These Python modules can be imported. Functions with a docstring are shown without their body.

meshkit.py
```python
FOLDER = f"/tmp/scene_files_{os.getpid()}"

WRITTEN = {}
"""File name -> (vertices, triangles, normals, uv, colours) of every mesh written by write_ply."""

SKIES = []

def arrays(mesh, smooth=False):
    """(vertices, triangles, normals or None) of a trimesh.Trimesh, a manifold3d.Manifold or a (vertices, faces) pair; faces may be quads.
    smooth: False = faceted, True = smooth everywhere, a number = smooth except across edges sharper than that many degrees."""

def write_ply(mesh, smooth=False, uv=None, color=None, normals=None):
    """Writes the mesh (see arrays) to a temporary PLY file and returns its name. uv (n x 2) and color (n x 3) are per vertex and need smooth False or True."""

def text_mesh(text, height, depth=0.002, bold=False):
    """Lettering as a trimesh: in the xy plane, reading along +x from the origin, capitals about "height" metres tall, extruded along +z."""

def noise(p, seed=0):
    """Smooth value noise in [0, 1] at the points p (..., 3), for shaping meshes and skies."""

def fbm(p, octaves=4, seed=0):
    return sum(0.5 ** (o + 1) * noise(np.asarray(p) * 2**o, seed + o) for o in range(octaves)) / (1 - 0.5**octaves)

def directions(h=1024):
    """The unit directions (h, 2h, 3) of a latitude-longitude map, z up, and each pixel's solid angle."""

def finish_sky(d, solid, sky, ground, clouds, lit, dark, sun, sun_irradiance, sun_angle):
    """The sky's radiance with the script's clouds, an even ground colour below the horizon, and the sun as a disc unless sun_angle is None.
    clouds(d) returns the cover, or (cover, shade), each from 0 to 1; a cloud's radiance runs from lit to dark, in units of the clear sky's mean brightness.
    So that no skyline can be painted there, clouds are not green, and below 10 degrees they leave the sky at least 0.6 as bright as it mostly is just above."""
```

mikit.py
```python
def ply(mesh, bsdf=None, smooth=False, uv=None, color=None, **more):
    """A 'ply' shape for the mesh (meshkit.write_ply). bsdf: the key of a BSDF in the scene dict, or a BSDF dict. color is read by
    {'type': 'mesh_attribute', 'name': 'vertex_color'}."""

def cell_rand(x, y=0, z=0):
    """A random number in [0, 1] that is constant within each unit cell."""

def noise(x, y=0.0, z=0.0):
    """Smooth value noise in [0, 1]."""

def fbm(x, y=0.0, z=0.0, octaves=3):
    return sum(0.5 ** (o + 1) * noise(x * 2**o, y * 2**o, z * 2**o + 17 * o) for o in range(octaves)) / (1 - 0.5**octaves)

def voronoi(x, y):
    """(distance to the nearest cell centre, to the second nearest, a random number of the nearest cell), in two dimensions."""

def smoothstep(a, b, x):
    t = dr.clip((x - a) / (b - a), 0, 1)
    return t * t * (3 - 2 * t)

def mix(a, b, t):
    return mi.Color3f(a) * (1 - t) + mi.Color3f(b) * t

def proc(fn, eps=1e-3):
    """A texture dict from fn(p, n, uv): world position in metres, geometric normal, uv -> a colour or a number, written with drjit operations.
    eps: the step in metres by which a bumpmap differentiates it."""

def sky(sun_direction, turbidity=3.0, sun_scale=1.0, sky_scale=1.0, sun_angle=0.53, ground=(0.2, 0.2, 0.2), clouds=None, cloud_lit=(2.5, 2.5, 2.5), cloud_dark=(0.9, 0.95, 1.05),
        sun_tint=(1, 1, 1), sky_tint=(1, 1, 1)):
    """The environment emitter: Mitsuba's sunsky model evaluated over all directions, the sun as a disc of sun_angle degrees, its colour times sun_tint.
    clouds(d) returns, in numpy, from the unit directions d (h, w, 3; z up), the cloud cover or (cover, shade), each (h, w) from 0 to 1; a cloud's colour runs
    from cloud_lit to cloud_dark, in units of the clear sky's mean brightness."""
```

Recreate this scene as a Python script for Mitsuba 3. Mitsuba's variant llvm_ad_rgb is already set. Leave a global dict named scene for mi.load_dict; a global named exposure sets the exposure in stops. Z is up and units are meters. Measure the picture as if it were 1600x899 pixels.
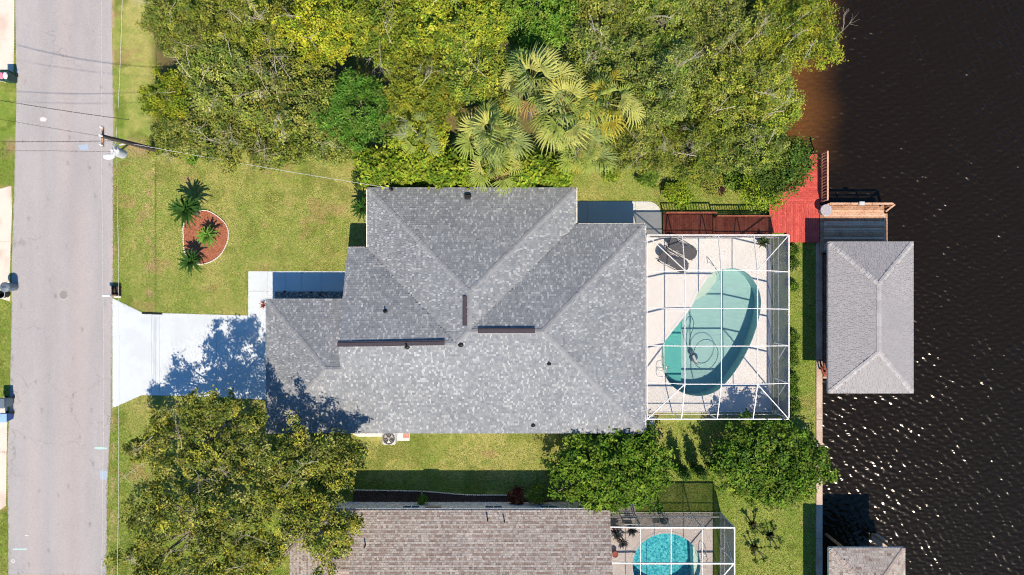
import math
import numpy as np
import trimesh, shapely
import shapely.affinity as aff
from shapely.geometry import Polygon, box as sbox, Point, LineString
import manifold3d as m3
import drjit as dr
import mitsuba as mi
import mikit
from meshkit import fbm as mfbm
from mikit import proc, noise, fbm, voronoi, cell_rand, smoothstep, mix

T = mi.ScalarTransform4f
H, S = 46.0, 0.043                     # camera height, ground metres per photo pixel
scene, labels = {}, {}

# ------------------------------------------------------------------ camera, sky, exposure
scene['camera'] = {'type': 'perspective', 'fov': 2 * math.degrees(math.atan(800 * S / H)), 'fov_axis': 'x',
                   'near_clip': 0.5, 'far_clip': 900.0,
                   'to_world': T().look_at(origin=[0, 0, H], target=[0, 0, 0], up=[0, 1, 0])}
SUN = np.array([0.137, -0.571, 0.809])
scene['sky'] = mikit.sky(SUN.tolist(), turbidity=3, sky_scale=0.8, sky_tint=(0.62, 1.02, 1.22))
exposure = 1.95

def P(px, py, z=0.0):
    k = S * (1 - z / H)
    return np.array([(px - 800) * k, (449.5 - py) * k, z])
def G(px, py):                         # plan metres of a pixel on the ground
    return ((px - 800) * S, (449.5 - py) * S)
def XY(pts, z=0.0):
    return [tuple(P(a, b, z)[:2]) for a, b in pts]

# ------------------------------------------------------------------ bookkeeping
used = set()
def numbered(key):
    k, i = key, 0
    while k in used:
        i += 1
        k = f'{key}_{i:03d}'
    used.add(k)
    return k
def thing(name, label, cat, group=None):
    k = numbered(name)
    labels[k] = {'label': label, 'category': cat}
    if group: labels[k]['group'] = group
    return k
def obj(name, mesh, bsdf, parent=None, smooth=False, label=None, kind=None, to_world=None, **kw):
    k = numbered(f'{parent}__{name}' if parent else name)
    d = mesh if isinstance(mesh, dict) else mikit.ply(mesh, bsdf, smooth=smooth, **kw)
    if to_world is not None: d = {**d, 'to_world': to_world}
    scene[k] = d
    if label or kind:
        labels[k] = {}
        if label: labels[k]['label'] = label
        if kind: labels[k]['kind'] = kind
    return k
def single(name, mesh, bsdf, label, cat, group=None, **kw):
    k = obj(name, mesh, bsdf, **kw)
    labels[k] = {'label': label, 'category': cat}
    if group: labels[k]['group'] = group
    return k

# ------------------------------------------------------------------ mesh helpers
cat = trimesh.util.concatenate
def mk(v, f): return trimesh.Trimesh(np.asarray(v, float), np.asarray(f, int), process=False)
def box(x0, x1, y0, y1, z0, z1):
    m = trimesh.creation.box((x1 - x0, y1 - y0, z1 - z0)); m.apply_translation(((x0 + x1) / 2, (y0 + y1) / 2, (z0 + z1) / 2)); return m
def beam(p, q, w, h, up=(0, 0, 1)):
    p, q = np.asarray(p, float), np.asarray(q, float)
    d = q - p; L = np.linalg.norm(d); d /= L
    up = np.asarray(up, float)
    if abs(d @ up) > 0.95: up = np.array([0, 1.0, 0])
    s = np.cross(up, d); s /= np.linalg.norm(s); u = np.cross(d, s)
    m = trimesh.creation.box((L, w, h))
    M = np.eye(4); M[:3, 0], M[:3, 1], M[:3, 2], M[:3, 3] = d, s, u, (p + q) / 2
    m.apply_transform(M); return m
def tube(points, radii, sides=6):
    p = np.asarray(points, float); r = np.broadcast_to(np.asarray(radii, float), (len(p),))
    t = np.gradient(p, axis=0); t /= np.linalg.norm(t, axis=1, keepdims=True) + 1e-12
    a = np.cross(t, np.where(np.abs(t[:, 2:]) < .9, [0, 0, 1.0], [1.0, 0, 0])); a /= np.linalg.norm(a, axis=1, keepdims=True) + 1e-12
    b = np.cross(t, a); ang = np.arange(sides) * 2 * np.pi / sides
    v = p[:, None] + r[:, None, None] * (np.cos(ang)[None, :, None] * a[:, None] + np.sin(ang)[None, :, None] * b[:, None])
    i, j = np.meshgrid(np.arange(len(p) - 1), np.arange(sides), indexing='ij')
    q = np.stack([i * sides + j, i * sides + (j + 1) % sides, (i + 1) * sides + (j + 1) % sides, (i + 1) * sides + j], -1).reshape(-1, 4)
    cap = [[0, k + 1, k] for k in range(1, sides - 1)] + [[(len(p) - 1) * sides, (len(p) - 1) * sides + k, (len(p) - 1) * sides + k + 1] for k in range(1, sides - 1)]
    return mk(v.reshape(-1, 3), np.vstack([q[:, [0, 1, 2]], q[:, [0, 2, 3]], cap]))
def prism(poly, z0, z1):
    gs = [g for g in getattr(poly, 'geoms', [poly]) if g.area > 1e-5]
    ms = []
    for g in gs:
        m = trimesh.creation.extrude_polygon(g, z1 - z0, engine='earcut'); m.apply_translation((0, 0, z0)); ms.append(m)
    return cat(ms)
def sheet(poly, z):
    vs, fs, at = [], [], 0
    for g in getattr(poly, 'geoms', [poly]):
        v, f = trimesh.creation.triangulate_polygon(g, engine='earcut')
        v = np.c_[v, np.full(len(v), z)]
        a, b, c = v[f[:, 0]], v[f[:, 1]], v[f[:, 2]]
        flip = np.cross(b - a, c - a)[:, 2] < 0
        f = f.copy(); f[flip] = f[flip][:, ::-1]
        vs.append(v); fs.append(f + at); at += len(v)
    return mk(np.vstack(vs), np.vstack(fs))
def bevel(poly, z0, z1, c=0.012):      # slab with an arris rounded off
    top = poly.buffer(-c, join_style=2)
    m = prism(poly, z0, z1 - c)
    def hull(g):
        a = np.array(g.exterior.coords)[:-1]; b = np.array(g.buffer(-c, join_style=2).exterior.coords)[:-1]
        return m3.Manifold.hull_points(np.vstack([np.c_[a, np.full(len(a), z1 - c)], np.c_[b, np.full(len(b), z1)]]))
    if poly.geom_type == 'Polygon' and abs(poly.convex_hull.area - poly.area) < 1e-3:
        h = hull(poly).to_mesh(); return cat([m, mk(h.vert_properties[:, :3], h.tri_verts)])
    return cat([m, prism(top, z1 - c - .002, z1)])
def lathe(prof, n=24):
    prof = np.asarray(prof, float); a = np.arange(n) * 2 * np.pi / n
    v = np.stack([prof[:, None, 0] * np.cos(a), prof[:, None, 0] * np.sin(a), np.broadcast_to(prof[:, None, 1], (len(prof), n))], -1).reshape(-1, 3)
    i, j = np.meshgrid(np.arange(len(prof) - 1), np.arange(n), indexing='ij')
    q = np.stack([i * n + j, i * n + (j + 1) % n, (i + 1) * n + (j + 1) % n, (i + 1) * n + j], -1).reshape(-1, 4)
    return mk(v, np.vstack([q[:, [0, 1, 2]], q[:, [0, 2, 3]]]))
def at(m, x, y, z=0, rz=0):
    m = m.copy()
    if rz: m.apply_transform(trimesh.transformations.rotation_matrix(rz, [0, 0, 1]))
    m.apply_translation((x, y, z)); return m
def rbox(sx, sy, sz, r):               # rounded box, centred in xy, standing on z = 0
    s = [m3.Manifold.sphere(r, 12).translate((a * (sx / 2 - r), b * (sy / 2 - r), c)) for a in (-1, 1) for b in (-1, 1) for c in (r, sz - r)]
    h = m3.Manifold.batch_hull(s).to_mesh(); return mk(h.vert_properties[:, :3], h.tri_verts)
def spline(pts, n=12, closed=False):
    from scipy.interpolate import CubicSpline
    p = np.asarray(pts, float)
    if closed: p = np.vstack([p, p[:1]])
    t = np.r_[0, np.cumsum(np.linalg.norm(np.diff(p, axis=0), axis=1))]
    c = CubicSpline(t, p, bc_type='periodic' if closed else 'not-a-knot')
    return c(np.linspace(0, t[-1], n * (len(p) - 1) + 1))

# ------------------------------------------------------------------ materials
def M(name, d): scene[name] = d; return name
def rgb(*c): return {'type': 'rgb', 'value': list(c)}
def two(d): return {'type': 'twosided', 'bsdf': d}
def plain(name, c, rough=0.6, spec=0.4, metallic=0.0):
    return M(name, two({'type': 'principled', 'base_color': rgb(*c), 'roughness': rough, 'specular': spec, 'metallic': metallic}))
VC = {'type': 'mesh_attribute', 'name': 'vertex_color'}
M('leaf', {'type': 'principledthin', 'base_color': VC, 'roughness': 0.42, 'diff_trans': 0.24, 'eta': 1.4})
M('granules', two({'type': 'diffuse', 'reflectance': VC}))
M('blades', two({'type': 'diffuse', 'reflectance': VC}))

def lawn_col(p, n, uv):
    a = fbm(p.x * .35 + 3, p.y * .35, octaves=4)
    b = fbm(p.x * 2.2, p.y * 2.2 + 9, octaves=4)
    f = fbm(p.x * 11, p.y * 11, octaves=3)
    c = mix((.225, .295, .066), (.37, .362, .125), smoothstep(.35, .68, a * .55 + b * .45))
    c = mix(c, (.14, .18, .035), smoothstep(.56, .72, fbm(p.x * .8 + 40, p.y * .8, octaves=3)) * .65)
    c = mix(c, (.36, .25, .13), smoothstep(.66, .76, fbm(p.x * .6 - 20, p.y * .9 + 5, octaves=4)) * .7)
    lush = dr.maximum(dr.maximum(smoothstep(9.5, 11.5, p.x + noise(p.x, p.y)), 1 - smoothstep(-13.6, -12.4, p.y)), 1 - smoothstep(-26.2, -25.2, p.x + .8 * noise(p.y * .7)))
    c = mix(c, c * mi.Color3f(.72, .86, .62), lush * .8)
    kerb = dr.exp(-dr.square((p.x + 26.85) / .14)) * smoothstep(.35, .6, noise(p.y * 1.3, 2.) * .6 + noise(p.y * 6, p.x * 6) * .4)
    c = mix(c, (.44, .33, .22), kerb * .8)
    # worn sandy strips: by the verge, along the foot of the woods
    worn = dr.exp(-dr.square((p.x + 24.2 + .3 * noise(p.y * .7)) / .22)) * smoothstep(.42, .62, b) * smoothstep(-2.6, -1.5, p.y) * (1 - smoothstep(7.5, 9, p.y))
    edge = dr.exp(-dr.square((p.y - 9.1 - .5 * noise(p.x * .6)) / .5)) * smoothstep(.45, .62, fbm(p.x * .9 + 7, p.y * .5, octaves=3)) * (1 - smoothstep(-9, -8, p.x))
    c = mix(c, (.42, .28, .19), dr.clip(worn * .8 + edge * .9, 0, 1))
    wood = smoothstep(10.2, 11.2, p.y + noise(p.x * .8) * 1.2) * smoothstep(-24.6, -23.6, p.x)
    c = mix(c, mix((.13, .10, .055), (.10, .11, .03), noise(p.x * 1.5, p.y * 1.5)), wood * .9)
    return c * (.78 + .44 * f)
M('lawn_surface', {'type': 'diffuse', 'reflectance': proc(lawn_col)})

def road_col(p, n, uv):
    a = fbm(p.x * 1.3, p.y * .25, octaves=4); f = noise(p.x * 28, p.y * 28); g = noise(p.x * 60, p.y * 60, 3.)
    c = mix((.365, .36, .38), (.435, .425, .445), a)
    c = mix(c, (.45, .40, .41), smoothstep(.4, .7, noise(p.x * .9 + 4, p.y * .06)) * .5)
    c = mix(c, (.30, .28, .28), smoothstep(.55, .75, fbm(p.x * 2., p.y * 2, octaves=3)) * dr.exp(-dr.square((p.x + 33.1) / .55) - dr.square((p.y - 2.6) / .7)))
    d, s2, w = voronoi(p.x * .33 + .35 * fbm(p.x * 1.5, p.y * 1.5), p.y * .33 + .35 * fbm(p.x * 1.5 + 9, p.y * 1.5))
    crack = (1 - smoothstep(.004, .02, s2 - d)) * smoothstep(.45, .6, noise(p.x * .3 + 2, p.y * .25))
    d, s3, w = voronoi(p.x * 1.1 + 3, p.y * .55); oil = (1 - smoothstep(.03, .20, d + .1 * noise(p.x * 9, p.y * 9))) * smoothstep(.72, .9, w)
    track = dr.exp(-dr.square((p.x + 31.2 + .2 * noise(p.y * .1)) / .4)) + dr.exp(-dr.square((p.x + 29.4 + .2 * noise(p.y * .1, 5.)) / .4))
    c = c * (1 - .22 * crack) * (1 - .30 * oil) * (1 - .045 * track)
    seam = smoothstep(.5, .8, noise(p.y * .5, 3.)) * dr.exp(-dr.square((p.x + 27.75) / .02))
    return c * (.84 + .2 * f + .12 * g) * (1 - .12 * seam)
M('asphalt', {'type': 'diffuse', 'reflectance': proc(road_col)})

def conc(base, dirt, amount):
    def fn(p, n, uv):
        a = fbm(p.x * .9 + 11, p.y * .9, octaves=4); f = noise(p.x * 30, p.y * 30, p.z * 30)
        c = mix(base, dirt, smoothstep(.45, .75, a) * amount)
        return c * (.97 + .05 * f)
    return proc(fn)
M('drive_paint', {'type': 'principled', 'base_color': conc((.60, .675, .74), (.53, .60, .66), .6), 'roughness': .75, 'specular': .3})
M('old_concrete', {'type': 'diffuse', 'reflectance': conc((.74, .66, .60), (.60, .49, .42), .8)})
M('deck_paint', {'type': 'principled', 'base_color': conc((.68, .68, .685), (.65, .65, .655), .5), 'roughness': .7, 'specular': .3})
M('patio_concrete', {'type': 'diffuse', 'reflectance': conc((.60, .63, .63), (.52, .55, .55), .6)})
M('tan_deck', {'type': 'diffuse', 'reflectance': conc((.46, .43, .425), (.40, .37, .36), .6)})
M('cap_concrete', {'type': 'diffuse', 'reflectance': conc((.58, .47, .40), (.42, .33, .27), .9)})
def mulch_col(p, n, uv):
    d, s, w = voronoi(p.x * 16, p.y * 22)
    return mix((.30, .105, .06), (.47, .20, .13), w) * (.6 + .5 * smoothstep(0, .5, s - d))
M('red_mulch', {'type': 'diffuse', 'reflectance': proc(mulch_col)})
def dark_mulch(p, n, uv):
    d, s, w = voronoi(p.x * 14, p.y * 18)
    return mix((.05, .035, .03), (.13, .085, .07), w)
M('black_mulch', {'type': 'diffuse', 'reflectance': proc(dark_mulch)})
def pebble_col(p, n, uv):
    d, s, w = voronoi(p.x * 11, p.y * 11)
    return mix((.16, .17, .18), (.62, .62, .60), w * w) * (.45 + .55 * smoothstep(0, .35, s - d))
M('pebbles', {'type': 'diffuse', 'reflectance': proc(pebble_col)})
def wood(base, dark):
    def fn(p, n, uv):
        g = fbm(p.x * 2 + p.y * 9, p.y * 2 + p.x * 9, p.z * 8, octaves=3); k = noise(p.x * 3.1, p.y * 3.1)
        return mix(base, dark, smoothstep(.3, .75, g * .7 + k * .3))
    return {'type': 'diffuse', 'reflectance': proc(fn)}
for i, (a, b) in enumerate([((.55, .10, .088), (.43, .07, .065)), ((.63, .13, .11), (.50, .085, .078)), ((.47, .08, .072), (.57, .12, .10))]): M(f'red_board_{i}', wood(a, b))
for i, (a, b) in enumerate([((.68, .45, .32), (.54, .32, .22)), ((.74, .53, .40), (.60, .38, .28)), ((.60, .34, .21), (.44, .22, .13))]): M(f'raw_board_{i}', wood(a, b))
for i, (a, b) in enumerate([((.43, .24, .15), (.28, .145, .09)), ((.50, .31, .21), (.34, .19, .12))]): M(f'raw_board_{i + 3}', wood(a, b))
for i, (a, b) in enumerate([((.30, .095, .065), (.20, .065, .05)), ((.34, .12, .085), (.24, .08, .06))]): M(f'brown_board_{i}', wood(a, b))
def bark_col(p, n, uv): return mix((.17, .14, .115), (.34, .31, .28), fbm(p.x * 6, p.y * 6, p.z * 2, octaves=3))
M('bark', {'type': 'diffuse', 'reflectance': proc(bark_col)})
plain('pole_wood', (.10, .085, .075), .9, .1)
plain('pale_bark', (.55, .49, .42), .9, .1)
plain('white_metal', (.80, .80, .82), .4, .5)
plain('white_wall', (.72, .71, .68), .8, .2)
plain('cream_wall', (.62, .60, .56), .8, .2)
plain('gutter_white', (.78, .76, .74), .4, .5)
plain('dark_metal', (.04, .04, .045), .5, .5)
plain('vent_dark', (.052, .045, .06), .6, .3)
plain('vent_black', (.015, .015, .017), .5, .4)
plain('roof_deck', (.19, .205, .23), .9, .1)
plain('brown_deck', (.28, .235, .215), .9, .1)
plain('glass_dark', (.03, .04, .05), .1, .8)
plain('steel', (.65, .66, .68), .25, .5, .9)
plain('grey_plastic', (.085, .088, .10), .5, .4)
plain('arm_plastic', (.42, .42, .44), .5, .4)
plain('concrete_grey', (.45, .44, .43), .9, .2)
plain('zinc', (.52, .56, .60), .45, .5)
plain('cable_black', (.02, .02, .022), .6, .3)
plain('cable_pale', (.62, .63, .64), .5, .4)
plain('bin_green', (.01, .055, .045), .5, .4); plain('bin_blue', (.03, .10, .36), .45, .4); plain('bin_grey', (.13, .18, .23), .5, .4)
plain('bin_black', (.015, .018, .02), .5, .4); plain('pink_bag', (.75, .24, .36), .5, .4); plain('white_bag', (.78, .78, .78), .5, .4)
plain('light_blue', (.30, .50, .78), .5, .4)
plain('terracotta', (.28, .09, .07), .8, .2)
plain('brick_pink', (.55, .30, .24), .9, .1)
plain('paint_cyan', (.45, .66, .66), .8, .2); plain('paint_white', (.68, .67, .68), .8, .2); plain('paint_blue', (.38, .47, .60), .8, .2)
plain('manhole_iron', (.27, .26, .265), .7, .3)
plain('edging_white', (.72, .68, .62), .8, .2)
plain('pool_hose', (.03, .09, .17), .5, .4)
plain('table_grey', (.40, .39, .44), .6, .3)
plain('black_globe', (.02, .02, .022), .4, .5)
def pool_col(p, n, uv):
    a = fbm(p.x * 1.1, p.y * 1.1, p.z, octaves=3); w = noise(p.x * 3, p.y * 22); 
    return mix((.275, .48, .49), (.32, .525, .53), a) * (.95 + .1 * w)
M('pool_plaster', two({'type': 'diffuse', 'reflectance': proc(pool_col)}))
plain('pool_deep', (.10, .41, .395), .8, .2)
plain('pool_step', (.46, .60, .54), .8, .2)
def tile_col(p, n, uv):
    a = fbm(p.x * 7, p.y * 9, octaves=3); d, s, w = voronoi(p.x * 9 + 1.5 * noise(p.x * 3, p.y * 3), p.y * 9)
    return mix((.006, .22, .33), (.13, .60, .66), dr.clip(a * .55 + w * .75 - .15, 0, 1))
M('pool_tile', two({'type': 'diffuse', 'reflectance': proc(tile_col)}))
M('pool_water', {'type': 'thindielectric', 'int_ior': 1.33})
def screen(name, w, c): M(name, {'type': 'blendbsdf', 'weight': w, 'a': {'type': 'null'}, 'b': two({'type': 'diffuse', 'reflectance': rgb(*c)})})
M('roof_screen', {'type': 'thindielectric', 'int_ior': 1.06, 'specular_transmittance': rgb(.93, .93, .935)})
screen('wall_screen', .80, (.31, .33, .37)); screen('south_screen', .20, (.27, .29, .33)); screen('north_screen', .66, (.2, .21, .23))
def water_col(p, n, uv):
    shore = 20.6 - 2.2 * smoothstep(8, 12, p.y)
    near = (1 - smoothstep(0., 3.6, p.x - 19.0 - noise(p.y * .5) * .8)) * smoothstep(7.5, 10.5, p.y)
    return mix((.011, .0075, .0035), (.12, .052, .014), near)
M('canal_water', {'type': 'principled', 'base_color': proc(water_col), 'roughness': .175, 'specular': .30})

# ------------------------------------------------------------------ plan outlines
shore_pts = [G(1282, 2600), G(1281, 250), G(1262, 246), G(1240, 232), G(1226, 205), G(1228, 160), G(1238, 110), G(1248, 60), G(1252, 0), G(1262, -120), G(1262, -2600)]
pool_px = [(1143, 419), (1128, 420.5), (1112, 427), (1099, 443), (1090, 457), (1082, 475), (1072, 490), (1057, 509), (1042, 528), (1034, 541), (1031.5, 555), (1033, 571), (1038, 586), (1046, 599),
           (1060, 611), (1075, 617), (1090, 619), (1105, 617), (1120, 610.5), (1132, 600), (1144, 586), (1156, 568.5), (1166.7, 549), (1174, 533), (1180.5, 515), (1186, 494), (1188.5, 477), (1187, 459),
           (1180, 442.5), (1170, 429), (1158, 421.5)]
pool = Polygon(spline(XY(pool_px), 5, True)[:-1])
pool2_c = G(1041, 885)
pool2 = Polygon([(pool2_c[0] + 2.28 * math.cos(t) * (1 + .04 * math.sin(t)), pool2_c[1] + 2.25 * math.sin(t)) for t in np.linspace(0, 2 * np.pi, 72)[:-1]])
land = Polygon([G(-4500, 2600)] + shore_pts + [G(-4500, -2600)])
road_poly = Polygon([G(28, -2600), G(24, 0), G(26, 150), G(22, 300), G(19, 400), G(18, 500), G(15, 640), G(12, 700), G(13, 899), G(10, 2600), G(163, 2600), G(166.5, 899), G(168, 760), G(174, 640), G(176.5, 470), G(177, 220), G(174.5, 0), G(168, -2600)])
drive_poly = Polygon([G(176, 466), G(182, 469), G(222, 488.5), G(416, 494), G(438, 494), G(438, 626), G(416, 625), G(300, 619), G(222, 617.5), G(183, 635), G(176, 637)])
walk_poly = Polygon([G(388, 424), G(590, 424), G(590, 456), G(430, 456), G(430, 494), G(388, 494)])

# ------------------------------------------------------------------ the setting
ground = land.difference(pool).difference(pool2)
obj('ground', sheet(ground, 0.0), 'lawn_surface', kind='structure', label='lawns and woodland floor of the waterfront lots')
wall_m = []
for a, b in zip(shore_pts[:-1], shore_pts[1:]):
    wall_m.append(mk([(*a, 0), (*b, 0), (*b, -3), (*a, -3)], [[0, 1, 2], [0, 2, 3]]))
obj('bank', cat(wall_m), 'cap_concrete', kind='structure', label='low bank where the land drops to the canal')
obj('far_ground', sheet(Polygon([(70, -120), (300, -120), (300, 120), (70, 120)]), -0.2), 'lawn_surface', kind='structure', label='far side of the canal, beyond the frame')
road = obj('road', sheet(road_poly, 0.008), 'asphalt', kind='structure', label='pale grey asphalt street running along the left edge')

rng = np.random.default_rng(11)
# water: ripples as geometry where the photograph sees it, plain sheet beyond
def water_mesh():
    x = np.arange(17.6, 37.2, .052); y = np.arange(-23, 22, .052)
    X, Y = np.meshgrid(x, y); Z = np.zeros_like(X); r = np.random.default_rng(5)
    for k in range(54):
        lam = .125 * (.6 / .125) ** r.random(); th = math.radians(64) + r.normal() * .55
        slope = .0395 * (lam / .4) ** .12
        kx, ky = 2 * np.pi / lam * math.cos(th), 2 * np.pi / lam * math.sin(th)
        ph = kx * X + ky * Y + r.random() * 6.28 + .8 * np.sin(.31 * X * r.random() + .4 * Y * r.random())
        Z += slope * lam / (2 * np.pi) * np.sin(ph)
    n, m = X.shape
    fade = np.clip(np.minimum.reduce([X - x[0], x[-1] - X, Y - y[0], y[-1] - Y]) / .6, 0, 1)
    v = np.stack([X, Y, Z * fade - .62], -1).reshape(-1, 3)
    i, j = np.meshgrid(np.arange(n - 1), np.arange(m - 1), indexing='ij'); a = i * m + j
    f = np.stack([a, a + 1, a + m + 1, a + m], -1).reshape(-1, 4)
    inner = mk(v, np.vstack([f[:, [0, 1, 2]], f[:, [0, 2, 3]]]))
    outer = sheet(sbox(17.2, -150, 72, 150).difference(sbox(x[0], y[0], x[-1], y[-1])), -.62)
    return cat([inner, outer])
obj('water', water_mesh(), 'canal_water', smooth=True, kind='structure', label='dark rippled canal water with sun glints')

# seawall cap along the canal
sw = thing('seawall', 'pale concrete seawall cap along the lawn edge', 'seawall')
for a, b in [(378, 470), (470, 562), (562, 655), (655, 748), (748, 841), (841, 935), (935, 1100)]:
    obj('cap', bevel(sbox(G(1274.6, 0)[0], G(0, b - .4)[1], G(1284.2, 0)[0], G(0, a)[1]), -.05, .10), 'cap_concrete', sw)
obj('face', box(G(1281.2, 0)[0], G(1283, 0)[0], G(0, 1100)[1], G(0, 378)[1], -2, -.05), 'cap_concrete', sw)

# road marks and cover
def mark(pts, mat): obj('paint_mark', sheet(Polygon(XY(pts)), .013), mat, road)
mark([(148, 699), (158, 698.6), (168, 699.6), (168, 702), (156, 702.4), (148, 701.5)], 'paint_cyan')
mark([(20, 857.5), (42, 857), (42, 859.4), (20, 859.6)], 'paint_cyan')
mark([(62, 185), (68, 183), (74, 186), (71, 190), (64, 190)], 'paint_white')
mark([(155, 735), (168, 736), (168, 750), (157, 749)], 'paint_blue')
mark([(122, 227), (138, 226), (139, 234), (126, 235)], 'paint_blue')
ringp = Point(*G(20.5, 877)).buffer(.13).difference(Point(*G(20.5, 877)).buffer(.07))
obj('paint_mark', sheet(ringp, .013), 'paint_white', road)
mark([(40, 836), (46, 837), (44, 838), (39, 837.5)], 'paint_white')
mh = thing('manhole_cover', 'round grey iron manhole cover in the middle of the street', 'manhole cover')
mc = G(99.5, 461)
obj('lid', at(lathe([(0, .026), (.27, .026), (.275, .016)], 32), *mc), 'manhole_iron', mh, smooth=30)
obj('ring', at(lathe([(.275, .010), (.277, .022), (.335, .022), (.34, .008)], 32), *mc), 'concrete_grey', mh, smooth=30)

# far-side driveways at the left edge
def slab(name, poly, z, mat, parent=None, **kw): return obj(name, bevel(poly, -.1, z), mat, parent, **kw)
fd = obj('neighbour_driveway', bevel(Polygon([G(-60, -60), G(22.5, -60), G(22.5, 60), G(21, 128), G(8, 129), G(-60, 112)]), -.1, .03), 'old_concrete', kind='structure', label='pinkish concrete driveway at the top left corner')
fd2 = obj('neighbour_driveway', bevel(Polygon([G(-60, 310), G(0, 295.5), G(18, 290), G(19, 330), G(17, 378), G(-60, 378)]), -.1, .03), 'old_concrete', kind='structure', label='cream concrete driveway apron across the street, upper half')
slab('slab', Polygon([G(-60, 378.6), G(17, 378.6), G(15.5, 430), G(16, 462), G(15, 471), G(0, 466), G(-60, 452)]), .03, 'old_concrete', fd2)
fd3 = obj('neighbour_driveway', bevel(Polygon([G(-60, 632), G(4, 622), G(11.5, 618), G(11, 706), G(-60, 706)]), -.1, .03), 'old_concrete', kind='structure', label='white concrete driveway at the lower left edge')
slab('slab', Polygon([G(-60, 706.6), G(10.5, 706.6), G(9.5, 790), G(0, 797), G(-60, 815)]), .03, 'old_concrete', fd3)

# main driveway: slabs with joints
dw = numbered('driveway'); labels[dw] = {'label': 'pale blue-white painted concrete driveway', 'kind': 'structure'}
used.discard(dw); 
def cut(poly, xs, ys):
    out = []
    for x0, x1 in zip(xs[:-1], xs[1:]):
        for y0, y1 in zip(ys[:-1], ys[1:]):
            g = poly.intersection(sbox(G(x0, 0)[0] + .006, G(0, y1)[1] + .006, G(x1, 0)[0] - .006, G(0, y0)[1] - .006))
            out += [q for q in getattr(g, 'geoms', [g]) if q.area > .02]
    return out
ps = cut(drive_poly, [170, 237, 250, 338, 440], [400, 700])
obj('driveway', bevel(ps[0], -.1, .032, .008), 'drive_paint', kind='structure', label='pale blue-white painted concrete driveway leading to the garage')
for q in ps[1:]: obj('slab', bevel(q, -.1, .032, .008), 'drive_paint', 'driveway')
ps = cut(walk_poly, [380, 418, 446, 472, 502, 600], [420, 455, 494])
obj('front_path', bevel(ps[0], -.1, .036, .008), 'drive_paint', kind='structure', label='white concrete front path beside the garage')
for q in ps[1:]: obj('slab', bevel(q, -.1, .036, .008), 'drive_paint', 'front_path')
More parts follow.
